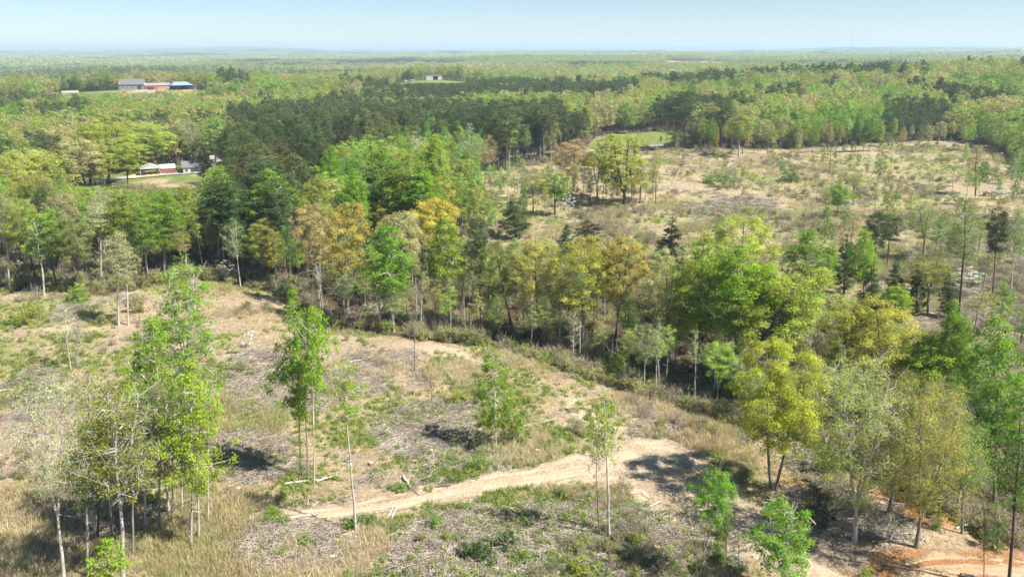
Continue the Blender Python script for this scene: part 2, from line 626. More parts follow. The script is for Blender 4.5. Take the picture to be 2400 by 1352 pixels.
def dirt_strip(name, line, widths, label, redness, step=0.4, nlat=33, lift=0.03):
    x, y, z, q, au, u, run, lat = ribbon(line, widths, step, nlat, lift, 1.7)
    # wheel ruts and a ragged edge
    edge = au + 0.40 * vn(x, y, 3.4, 51) + 0.22 * vn(x, y, 0.9, 52) + 0.10
    rut = np.exp(-((np.abs(u + 0.12 * vn(x, y, 9, 53)) - 0.45) / 0.17) ** 2)
    z = z - 0.09 * rut + 0.05 * vn(x, y, 1.1, 54) * (au < 1.0) + 0.02
    keep = edge < 1.12
    N = NT(name)
    geo = N.n('ShaderNodeNewGeometry')
    pos = geo.outputs['Position']
    nf = N.noise(2.6, pos, 6, 0.7)
    nl = N.noise(0.22, pos, 4, 0.6)
    nff = N.noise(9.0, pos, 3, 0.7)
    e = N.attr('edge').outputs['Fac']
    rt = N.attr('rut').outputs['Fac']
    pale = N.ramp(nf, [(0.3, (0.36, 0.275, 0.18)), (0.5, (0.46, 0.375, 0.262)), (0.72, (0.54, 0.455, 0.34))])
    orange = N.ramp(nf, [(0.3, (0.33, 0.215, 0.12)), (0.7, (0.45, 0.33, 0.205))])
    c = N.mix(N.math('ADD', N.rng(nl, 0.45, 0.65, 0, 0.55), redness, clamp=True), pale, orange)
    c = N.mix(N.math('MULTIPLY', rt, 0.4), c, (0.544, 0.448, 0.336))
    cv = N.n('ShaderNodeCombineXYZ')
    N.put(cv.inputs[0], N.math('MULTIPLY', N.attr('lat').outputs['Fac'], 2.6))
    N.put(cv.inputs[1], N.math('MULTIPLY', N.attr('run').outputs['Fac'], 0.16))
    streak = N.noise(1.0, cv.outputs[0], 4, 0.65)
    c = N.mix(N.rng(streak, 0.50, 0.66, 0, 0.6), c, N.mix(1.0, c, (0.62, 0.55, 0.48), 'MULTIPLY'))
    c = N.mix(N.rng(streak, 0.30, 0.42, 0.5, 0), c, (0.60, 0.50, 0.37))
    c = N.mix(N.rng(nff, 0.60, 0.72, 0, 0.55), c, (0.160, 0.120, 0.088))
    a = N.rng(N.math('ADD', e, N.math('MULTIPLY', N.math('SUBTRACT', nf, 0.5), 1.3)), 0.75, 1.1, 1, 0)
    tr = N.n('ShaderNodeBsdfTransparent')
    mx = N.n('ShaderNodeMixShader')
    N.put(mx.inputs[0], a)
    N.t.links.new(tr.outputs[0], mx.inputs[1])
    N.t.links.new(N.diffuse(c, N.bump(N.math('ADD', nf, N.math('MULTIPLY', nff, 0.5)), 0.9, 0.25)), mx.inputs[2])
    N.surf(mx.outputs[0])
    kq = keep[q].any(axis=1)
    me = np_mesh(name, np.stack([x, y, z], -1), quads=q[kq], mats=[N.m], smooth=True, pattr={'edge': edge, 'rut': rut, 'run': run, 'lat': lat})
    tag(new_obj(name, me), label, 'dirt road', kind='structure')


dirt_strip('dirt_road', TRACK_MAIN, TRACK_W, 'pale sandy dirt road curving through the cutover clearing', 0.0)
dirt_strip('red_dirt_track', TRACK_RED, [2.6, 2.6, 2.8, 2.8, 2.8], 'orange dirt track in the bottom right corner', 0.75)


def paved():
    x, y, z, q, au, u, run, lat = ribbon(PAVED, [3.0] * len(PAVED), 3.0, 5, 0.30, 1.0)
    N = NT('paved_road')
    pos = N.n('ShaderNodeNewGeometry').outputs['Position']
    c = N.ramp(N.noise(0.6, pos, 5), [(0.3, (0.25, 0.245, 0.235)), (0.7, (0.36, 0.355, 0.34))])
    N.surf(N.diffuse(c))
    me = np_mesh('paved_road', np.stack([x, y, z], -1), quads=q, mats=[N.m], smooth=True)
    tag(new_obj('paved_road', me), 'pale grey paved road passing the small house', 'road', kind='structure')
    # sandy parking pad before the open carport
    pad = [gp(px, py)[:2] for px, py in [(298, 416), (320, 410), (350, 407), (384, 407), (392, 410), (360, 414), (320, 419), (300, 420)]]
    bm = bmesh.new()
    vs = [bm.verts.new((p[0], p[1], float(sheet(np.array([p[0]]), np.array([p[1]]))[0]) + 0.36)) for p in pad]
    bm.faces.new(vs[::-1])
    bmesh.ops.triangulate(bm, faces=bm.faces[:])
    me = bpy.data.meshes.new('sand_pad')
    bm.to_mesh(me)
    me.materials.append(plain('sand_pad', (0.55, 0.33, 0.2), 0.9, 0.25, 0.3))
    tag(new_obj('sand_pad', me), 'orange sandy parking pad before the open carport', 'driveway', kind='structure')


paved()
# ------------------------------------------------------------------ trees: shapes
def cones(A, B, ra, rb, k):
    """a batch of tapered sticks"""
    A = np.asarray(A, float); B = np.asarray(B, float)
    n = len(A)
    D = B - A
    D = D / (np.linalg.norm(D, axis=1)[:, None] + 1e-9)
    ref = np.where(np.abs(D[:, 2:3]) > 0.9, np.array([[1.0, 0, 0]]), np.array([[0, 0, 1.0]]))
    U = np.cross(D, ref); U /= np.linalg.norm(U, axis=1)[:, None] + 1e-9
    W = np.cross(D, U)
    an = np.arange(k) * 2 * math.pi / k
    ring = np.cos(an)[None, :, None] * U[:, None, :] + np.sin(an)[None, :, None] * W[:, None, :]
    V = np.concatenate([A[:, None, :] + ring * np.asarray(ra)[:, None, None], B[:, None, :] + ring * np.asarray(rb)[:, None, None]], 1)
    b = np.arange(n)[:, None] * 2 * k
    j = np.arange(k)[None, :]
    j2 = (j + 1) % k
    Q = np.stack([b + j, b + j2, b + k + j2, b + k + j], -1).reshape(-1, 4)
    return V.reshape(-1, 3), Q


def tube(P, R, k):
    P = np.asarray(P, float)
    n = len(P)
    T = np.gradient(P, axis=0)
    T /= np.linalg.norm(T, axis=1)[:, None] + 1e-9
    ref = np.array([1.0, 0, 0]) if abs(T[0, 2]) > 0.7 else np.array([0, 0, 1.0])
    U = np.cross(T, ref); U /= np.linalg.norm(U, axis=1)[:, None] + 1e-9
    W = np.cross(T, U)
    an = np.arange(k) * 2 * math.pi / k
    V = P[:, None, :] + (np.cos(an)[None, :, None] * U[:, None, :] + np.sin(an)[None, :, None] * W[:, None, :]) * np.asarray(R)[:, None, None]
    i = np.arange(n * k).reshape(n, k)
    i2 = np.roll(i, -1, 1)
    Q = np.stack([i[:-1], i2[:-1], i2[1:], i[1:]], -1).reshape(-1, 4)
    return V.reshape(-1, 3), Q


class MeshBag:
    def __init__(self):
        self.V, self.Q, self.n = [], [], 0

    def add(self, VQ):
        V, Q = VQ
        self.V.append(V); self.Q.append(Q + self.n); self.n += len(V)

    def get(self):
        return np.concatenate(self.V), np.concatenate(self.Q)


PROF = {
    'ovoid': lambda t: np.clip(np.sin(np.pi * np.clip(0.1 + 0.88 * t, 0, 1) ** 0.85), 0.05, 1) ** 0.75,
    'tall': lambda t: np.clip(np.sin(np.pi * np.clip(0.16 + 0.8 * t, 0, 1) ** 0.7), 0.05, 1) ** 0.8,
    'dome': lambda t: np.where(t < 0.4, 0.62 + 0.38 * (t / 0.4), np.sqrt(np.clip(1 - ((t - 0.4) / 0.62) ** 2, 0.02, 1))),
    'cone': lambda t: 0.06 + 0.94 * (1 - t) ** 0.85 * np.clip(0.35 + 3.0 * t, 0, 1),
    'pine': lambda t: np.clip(0.5 + 0.5 * np.sin(np.pi * np.clip(t, 0, 1) ** 0.7), 0, 1) * np.sqrt(np.clip(1.02 - t ** 3, 0.03, 1)),
    'vase': lambda t: 0.35 + 0.65 * np.sin(np.pi * np.clip(0.08 + 0.8 * t, 0, 1)),
}


def unit(rng, n):
    v = rng.normal(size=(n, 3))
    return v / (np.linalg.norm(v, axis=1)[:, None] + 1e-9)


def leaf_quads(rng, C, Nrm, size, aspect, tint):
    n = len(C)
    r = unit(rng, n)
    T = np.cross(Nrm, r); T /= np.linalg.norm(T, axis=1)[:, None] + 1e-9
    B = np.cross(Nrm, T)
    s = size * rng.uniform(0.6, 1.25, n)
    a = (s * 0.5)[:, None] * T
    b = (s * 0.5 * aspect)[:, None] * B
    k = rng.uniform(-0.3, 0.3, n)[:, None]
    V = np.stack([C - a, C - b + a * k, C + a, C + b + a * k], 1).reshape(-1, 3)
    Q = np.arange(n * 4).reshape(n, 4)
    return V, Q, np.repeat(tint, 4)


def gen_tree(seed, H=20, R=3.2, cb=0.42, prof='ovoid', tr=0.22, wob=0.25, limbs=16, up=0.5, clumps=160, crad=0.75, per=55,
             leaf=0.26, aspect=0.75, shell=0.45, leaders=1, fork=0.5, spread=0.25, twigs=True, lobes=0.22, flat=0.75, cap=0.0,
             needle=False, leafup=0.35, lean=(0, 0), bare=0, dead=0):
    rng = np.random.default_rng(seed)
    bag = MeshBag()
    nz = 11
    t = np.linspace(0, 1, nz)
    wx = np.cumsum(rng.normal(0, 1, nz)) * wob / 2.5
    wy = np.cumsum(rng.normal(0, 1, nz)) * wob / 2.5
    lx = wx * t + lean[0] * t ** 1.5
    ly = wy * t + lean[1] * t ** 1.5
    main = np.stack([lx, ly, t * H * 0.95], -1)
    paths = []
    if leaders == 1:
        rad = tr * (1 - 0.93 * t) ** 0.85
        rad[0] *= 1.35
        bag.add(tube(main, rad + 0.01, 8))
        paths.append((main, rad))
    else:
        kf = max(1, int(round(fork * (nz - 1))))
        if kf > 1:
            rad0 = tr * (1 - 0.45 * t[:kf + 1] / max(fork, 0.05))
            rad0[0] *= 1.3
            bag.add(tube(main[:kf + 1], rad0, 8))
        a0 = rng.uniform(0, 6.28)
        for L in range(leaders):
            az = a0 + L * 2 * math.pi / leaders + rng.normal(0, 0.25)
            tt = np.linspace(0, 1, 8)
            base = main[kf] if kf > 1 else main[0] + np.array([math.cos(az), math.sin(az), 0]) * tr * 0.9
            top = H * rng.uniform(0.86, 0.97)
            off = R * spread * rng.uniform(0.7, 1.3)
            pth = np.stack([base[0] + math.cos(az) * off * tt ** 0.8 + rng.normal(0, 0.08, 8) * tt * wob * 4,
                            base[1] + math.sin(az) * off * tt ** 0.8 + rng.normal(0, 0.08, 8) * tt * wob * 4,
                            base[2] + (top - base[2]) * tt], -1)
            pth[:, 0] += lean[0] * ((pth[:, 2] / H) ** 1.5 - (base[2] / H) ** 1.5)
            pth[:, 1] += lean[1] * ((pth[:, 2] / H) ** 1.5 - (base[2] / H) ** 1.5)
            rr = tr * 0.68 * (1 - 0.93 * tt) ** 0.85 + 0.012
            bag.add(tube(pth, rr, 7))
            paths.append((pth, rr))
    skel = []
    cz0 = cb * H

    def axis_at(z):
        xs = np.interp(z, main[:, 2], main[:, 0]); ys = np.interp(z, main[:, 2], main[:, 1])
        return np.stack([xs, ys], -1)

    p1, p2, p3 = rng.uniform(0, 6.28, 3)
    pf = PROF[prof]

    def env(tt, az):
        lob = 1 + lobes * (np.sin(2 * az + p1 + 4 * tt) * 0.6 + np.sin(3 * az + p2 - 6 * tt) * 0.6 + 0.5 * np.sin(5 * az + p3 + 9 * tt))
        return R * pf(tt) * lob
    for pth, rr in paths:
        skel.append(pth[pth[:, 2] > cz0 * 0.8])
    # limbs
    for i in range(limbs):
        pth, rr = paths[i % len(paths)]
        tt = (i + rng.uniform(0.1, 0.9)) / limbs
        z = cz0 * (0.92 if prof != 'pine' else 1.0) + tt * (H * 0.93 - cz0 * 0.92)
        z = min(z, pth[-1, 2])
        s = np.array([np.interp(z, pth[:, 2], pth[:, c]) for c in range(3)])
        r0 = np.interp(z, pth[:, 2], rr)
        az = i * 2.4 + rng.uniform(-0.5, 0.5)
        if leaders > 1:
            az = math.atan2(s[1] - ly[0], s[0] - lx[0]) + rng.normal(0, 1.0)
        tz = np.clip((z - cz0) / (H - cz0) + 0.12, 0.02, 0.97)
        ln = float(env(tz, np.array(az))) * rng.uniform(0.7, 0.98)
        w = np.linspace(0, 1, 5)
        P = np.stack([s[0] + math.cos(az) * ln * w, s[1] + math.sin(az) * ln * w, s[2] + ln * up * (0.5 * w + 0.5 * w ** 2) + rng.normal(0, 0.05, 5) * ln * w], -1)
        P[1:-1, :2] += rng.normal(0, 0.05, (3, 2)) * ln
        lr = np.clip(r0 * 0.45, 0.02, 0.12) * (1 - 0.85 * w) + 0.008
        bag.add(tube(P, lr, 5))
        skel.append(P[1:])
    if dead:
        for i in range(dead):
            pth, rr = paths[i % len(paths)]
            z = H * rng.uniform(0.12, cb + 0.1)
            s = np.array([np.interp(z, pth[:, 2], pth[:, c]) for c in range(3)])
            az = rng.uniform(0, 6.28)
            ln = rng.uniform(0.8, 2.2) * R / 3
            w = np.linspace(0, 1, 4)
            P = np.stack([s[0] + math.cos(az) * ln * w, s[1] + math.sin(az) * ln * w, s[2] + ln * rng.uniform(-0.3, 0.6) * w], -1)
            bag.add(tube(P, 0.035 * (1 - 0.7 * w), 4))
    SK = np.concatenate(skel)
    # clump centres inside the crown's envelope
    C = []
    while len(C) < clumps:
        tt = rng.uniform(0, 1, 400)
        ok = rng.uniform(0, 1, 400) < pf(tt) ** 1.2
        tt = tt[ok]
        az = rng.uniform(0, 6.28, len(tt))
        u = rng.uniform(0, 1, len(tt)) ** shell
        r = env(tt, az) * u
        z = cz0 + tt * (H - cz0)
        z = z - crad * 0.6
        ax = axis_at(z)
        C += list(np.stack([ax[:, 0] + np.cos(az) * r, ax[:, 1] + np.sin(az) * r, z], -1))
    C = np.array(C[:clumps])
    d2 = ((C[:, None, :] - SK[None]) ** 2).sum(-1) + 1.2 * np.clip(SK[None, :, 2] - C[:, None, 2], 0, None) ** 2
    near = SK[d2.argmin(1)]
    if twigs:
        mid = (near + C) / 2 + rng.normal(0, 0.12, C.shape) * crad
        bag.add(cones(near, mid, np.full(clumps, 0.032), np.full(clumps, 0.02), 3))
        bag.add(cones(mid, C, np.full(clumps, 0.02), np.full(clumps, 0.008), 3))
        if bare:
            k = bare
            src = np.repeat(C, k, 0)
            dst = src + unit(rng, len(src)) * crad * rng.uniform(0.6, 1.5, (len(src), 1)) + np.array([0, 0, 0.3 * crad])
            bag.add(cones(src, dst, np.full(len(src), 0.014), np.full(len(src), 0.006), 3))
    # leaves
    n = clumps * per
    lv = None
    if per:
        ci = np.repeat(np.arange(clumps), per)
        cr = crad * rng.uniform(0.65, 1.3, clumps)
        dr = unit(rng, n)
        dr[:, 2] = np.where(rng.uniform(0, 1, n) < leafup, np.abs(dr[:, 2]), dr[:, 2])
        rad = cr[ci] * rng.uniform(0, 1, n) ** 0.45
        pos = C[ci] + dr * rad[:, None] * np.array([1, 1, flat])
        if needle:
            nrm = unit(rng, n) * 0.9 + dr * 0.5 + np.array([0, 0, 0.2])
        else:
            nrm = dr * 0.8 + unit(rng, n) * 0.65 + np.array([0, 0, 0.45])
        nrm /= np.linalg.norm(nrm, axis=1)[:, None] + 1e-9
        tint = np.clip(0.5 + rng.normal(0, 0.16, clumps)[ci] + rng.normal(0, 0.17, n), 0, 1)
        lv = leaf_quads(rng, pos, nrm, leaf, aspect, tint)
    V, Q = bag.get()
    return (V, Q), lv


class Proto:
    def __init__(self, kind, seed, leafmat, **kw):
        (V, Q), lv = gen_tree(seed, **kw)
        self.H = kw.get('H', 20); self.R = kw.get('R', 3.2)
        self.wood = np_mesh(kind + '_trunk', V, quads=Q, mats=[M_BARK], smooth=True)
        self.leaf = None
        if lv is not None:
            self.leaf = np_mesh(kind + '_crown', lv[0], quads=lv[1], mats=[leafmat], pattr={'tint': lv[2]})


PR = {}


def protos():
    def mk(kind, n, mat, **kw):
        PR[kind] = [Proto(kind, hash_seed(kind) + i, mat, **{k: (v[i % len(v)] if isinstance(v, list) else v) for k, v in kw.items()}) for i in range(n)]

    def hash_seed(k):
        return sum(ord(c) * (i + 3) for i, c in enumerate(k)) * 7 % 9973

    mk('poplar', 5, M_LEAF, H=20, R=[3.2, 3.0, 3.4, 2.9, 3.2], cb=[0.42, 0.5, 0.36, 0.46, 0.4], prof=['ovoid', 'tall', 'ovoid', 'ovoid', 'tall'], tr=0.19, wob=0.1, limbs=18, up=0.75, clumps=230, crad=0.72, per=58, leaf=0.225, shell=0.5, lobes=0.26, dead=2)
    mk('oak', 5, M_LEAF, H=18, R=4.6, cb=[0.42, 0.48, 0.4, 0.46, 0.44], prof='dome', tr=0.27, wob=0.4, limbs=16, up=0.75, clumps=130, crad=1.0, per=150, leaf=0.2, shell=0.3, leaders=[1, 2, 3, 1, 2], fork=0.32, spread=0.35, lobes=0.24, leafup=0.65, flat=0.7, dead=3)
    mk('airy', 4, M_LEAF, H=18, R=3.0, cb=[0.5, 0.44, 0.54, 0.47], prof=['ovoid', 'vase', 'tall', 'ovoid'], tr=0.16, wob=0.3, limbs=16, up=0.85, clumps=150, crad=0.8, per=32, leaf=0.175, shell=0.5, leaders=[1, 2, 1, 3], fork=0.45, spread=0.3, lobes=0.3, bare=3, dead=4)
    mk('slim', 4, M_LEAF, H=15, R=1.5, cb=[0.58, 0.5, 0.66, 0.54], prof=['tall', 'ovoid', 'ovoid', 'tall'], tr=0.105, wob=0.3, limbs=10, up=0.8, clumps=50, crad=0.6, per=32, leaf=0.17, shell=0.6, lobes=0.35, bare=2, dead=5)
    mk('bare', 2, M_LEAF, H=13, R=1.5, cb=0.3, prof='vase', tr=0.08, wob=0.4, limbs=14, up=1.0, clumps=60, crad=0.6, per=3, leaf=0.18, shell=0.6, lobes=0.35, bare=4, dead=6)
    mk('pine', 5, M_NEEDLE, H=24, R=[3.3, 3.6, 3.0, 3.4, 3.2], cb=[0.46, 0.4, 0.54, 0.42, 0.48], prof=['dome', 'ovoid', 'dome', 'ovoid', 'pine'], tr=0.22, wob=0.25, limbs=24, up=0.45, clumps=110, crad=1.0, per=115, leaf=0.34, aspect=0.36, shell=0.36, lobes=0.34, flat=0.75, needle=True, leafup=0.5, dead=8)
    mk('young_pine', 3, M_NEEDLE, H=10, R=1.9, cb=[0.1, 0.15, 0.22], prof='cone', tr=0.12, wob=0.12, limbs=26, up=0.45, clumps=110, crad=0.42, per=60, leaf=0.26, aspect=0.3, shell=0.5, lobes=0.2, needle=True)
    mk('dogwood', 3, M_PETAL, H=4.5, R=2.2, cb=0.3, prof='dome', tr=0.06, wob=0.3, limbs=9, up=0.35, clumps=34, crad=0.42, per=34, leaf=0.15, shell=0.55, lobes=0.4, flat=0.38, leaders=2, fork=0.25, spread=0.4, leafup=0.6)
    mk('sapling', 4, M_LEAF, H=6, R=1.5, cb=[0.25, 0.3, 0.2, 0.35], prof=['ovoid', 'dome', 'tall', 'ovoid'], tr=0.05, wob=0.25, limbs=12, up=0.8, clumps=60, crad=0.42, per=26, leaf=0.19, shell=0.5, lobes=0.3, leaders=[1, 2, 1, 3], fork=0.2, spread=0.35)
    mk('shrub', 4, M_LEAF, H=2.0, R=1.3, cb=0.12, prof='dome', tr=0.035, wob=0.2, limbs=9, up=0.9, clumps=42, crad=0.36, per=24, leaf=0.16, shell=0.5, lobes=0.35, leaders=4, fork=0.1, spread=0.6)
    mk('brush', 3, M_LEAF, H=2.4, R=1.4, cb=0.1, prof='dome', tr=0.03, wob=0.25, limbs=12, up=1.0, clumps=34, crad=0.5, per=5, leaf=0.15, shell=0.6, lobes=0.4, leaders=5, fork=0.1, spread=0.8, bare=4)
    mk('young', 4, M_LEAF, H=13, R=2.6, cb=[0.35, 0.58, 0.3, 0.25], prof=['ovoid', 'dome', 'tall', 'ovoid'], tr=0.085, wob=0.25, limbs=16, up=0.8, clumps=125, crad=0.56, per=72, leaf=0.16, shell=0.5, lobes=0.34, leaders=[1, 2, 2, 3], fork=0.3, spread=0.35, dead=3)
    mk('pole', 4, M_LEAF, H=12, R=1.0, cb=[0.5, 0.6, 0.4, 0.55], prof=['tall', 'ovoid', 'vase', 'tall'], tr=0.07, wob=0.4, limbs=8, up=0.9, clumps=26, crad=0.5, per=16, leaf=0.16, shell=0.6, lobes=0.4, bare=3, dead=7)
    # single trees with a build of their own
    mk('twin_oak', 1, M_LEAF, H=18, R=5.2, cb=0.36, prof='dome', tr=0.24, wob=0.3, limbs=22, up=0.7, clumps=170, crad=1.05, per=250, leaf=0.175, shell=0.32, leaders=2, fork=0.05, spread=0.45, lobes=0.26, leafup=0.7, flat=0.7, dead=3)
    mk('arching_oak', 1, M_LEAF, H=17, R=4.8, cb=0.42, prof='dome', tr=0.42, wob=0.3, limbs=18, up=0.6, clumps=160, crad=1.05, per=160, leaf=0.21, shell=0.33, lobes=0.24, leafup=0.65, flat=0.7, lean=(7.5, 1.5), dead=4)
    mk('spreading_oak', 1, M_LEAF, H=17, R=5.2, cb=0.3, prof='dome', tr=0.4, wob=0.3, limbs=24, up=0.75, clumps=210, crad=0.85, per=48, leaf=0.3, shell=0.4, leaders=4, fork=0.2, spread=0.7, lobes=0.3, leafup=0.6, dead=4)
    mk('forked_pale', 1, M_LEAF, H=19, R=3.4, cb=0.5, prof='vase', tr=0.2, wob=0.2, limbs=20, up=1.0, clumps=190, crad=0.8, per=26, leaf=0.15, shell=0.5, leaders=2, fork=0.42, spread=0.4, lobes=0.3, bare=4, dead=2)
    mk('ragged_poplar', 1, M_LEAF, H=24, R=4.0, cb=0.34, prof='ovoid', tr=0.24, wob=0.25, limbs=24, up=0.8, clumps=270, crad=0.75, per=50, leaf=0.19, shell=0.55, lobes=0.42, leaders=3, fork=0.5, spread=0.35, dead=3)
    mk('olive_oak', 2, M_LEAF, H=19, R=4.2, cb=0.26, prof='vase', tr=0.26, wob=0.5, limbs=26, up=0.8, clumps=300, crad=0.85, per=52, leaf=0.16, shell=0.5, leaders=[3, 3], fork=0.22, spread=0.55, lobes=0.32, bare=3, dead=8)


protos()

C_LIME = (0.33, 0.47, 0.045); C_GREEN = (0.235, 0.385, 0.046); C_MID = (0.150, 0.260, 0.042); C_DEEP = (0.085, 0.165, 0.038)
C_YG = (0.374, 0.412, 0.050); C_YEL = (0.501, 0.504, 0.109); C_GOLD = (0.559, 0.472, 0.121); C_ORANGE = (0.530, 0.404, 0.196)
C_TAN = (0.501, 0.440, 0.231); C_OLIVE = (0.289, 0.315, 0.109); C_PALE = (0.48, 0.50, 0.23); C_CREAM = (0.60, 0.57, 0.26)
C_PINE = (0.105, 0.135, 0.050); C_YPINE = (0.085, 0.125, 0.045); C_WHITE = (0.66, 0.67, 0.58); C_BROWN = (0.42, 0.37, 0.12)
B_PALE = (0.50, 0.465, 0.41); B_GREY = (0.27, 0.24, 0.205); B_DARK = (0.11, 0.088, 0.072); B_PINE = (0.19, 0.14, 0.105)

TREE_CAT = {'pine': 'pine tree', 'young_pine': 'young pine', 'dogwood': 'dogwood', 'shrub': 'shrub', 'brush': 'shrub', 'sapling': 'sapling', 'bare': 'bare tree', 'young': 'young tree'}
HEROES = []


def add_tree(kind, P, H, R, crown, bark, label, name=None, group=None, var=None, rz=None, tilt=0.0, tilt_y=0.0, cat=None):
    L = PR[kind]
    v = L[(int(abs(P[0] * 7 + P[1] * 3)) if var is None else var) % len(L)]
    rz = RNG.uniform(0, 6.28) if rz is None else rz
    e = new_obj(name or {'pine': 'pine_tree', 'young_pine': 'young_pine_tree', 'dogwood': 'dogwood_tree', 'shrub': 'shrub', 'brush': 'brush_shrub', 'sapling': 'sapling', 'young': 'young_tree', 'bare': 'bare_tree', 'poplar': 'poplar_tree', 'ragged_poplar': 'poplar_tree', 'slim': 'slender_tree', 'pole': 'thin_pole_tree', 'oak': 'oak_tree', 'twin_oak': 'oak_tree', 'arching_oak': 'oak_tree', 'spreading_oak': 'oak_tree', 'olive_oak': 'oak_tree'}.get(kind, 'broadleaf_tree'), None)
    e.empty_display_size = 0.3
    e.location = (P[0], P[1], P[2] - 0.12)
    e.rotation_euler = (Matrix.Rotation(tilt, 3, 'Y') @ Matrix.Rotation(tilt_y, 3, 'X') @ Matrix.Rotation(rz, 3, 'Z')).to_euler()
    e.scale = (R / v.R, R / v.R, H / v.H)
    new_obj('trunk' if kind not in ('shrub', 'brush') else 'stem', v.wood, e, color=bark)
    if v.leaf: new_obj('crown' if kind not in ('shrub', 'brush') else 'foliage', v.leaf, e, color=crown)
    tag(e, label, cat or TREE_CAT.get(kind, 'tree'), group)
    return e


def vary(c, rng, dv=0.22, dh=0.08):
    k = 1 + rng.uniform(-dv, dv)
    return (c[0] * k * (1 + rng.uniform(-dh, dh) * 1.6), c[1] * k * (1 + rng.uniform(-dh, dh) * 0.6), c[2] * k)


def hero(kind, bx, by, tx, ty, w, crown, bark, label, **kw):
    P = gp(bx, by)
    H = top_height(P, ty)
    _, _, dep = proj(P[0], P[1], P[2] + H * 0.6)
    R = w / 2 * dep / F
    vx, _, dt = proj(P[0], P[1], P[2] + H)      # where the top of an upright tree would show
    tilt = float(np.clip(math.atan2((tx - float(vx)) * float(dt) / F, H), -0.22, 0.22))
    HEROES.append((P[0], P[1], label))
    return add_tree(kind, P, H, R, crown, bark, label, tilt=tilt, **kw)
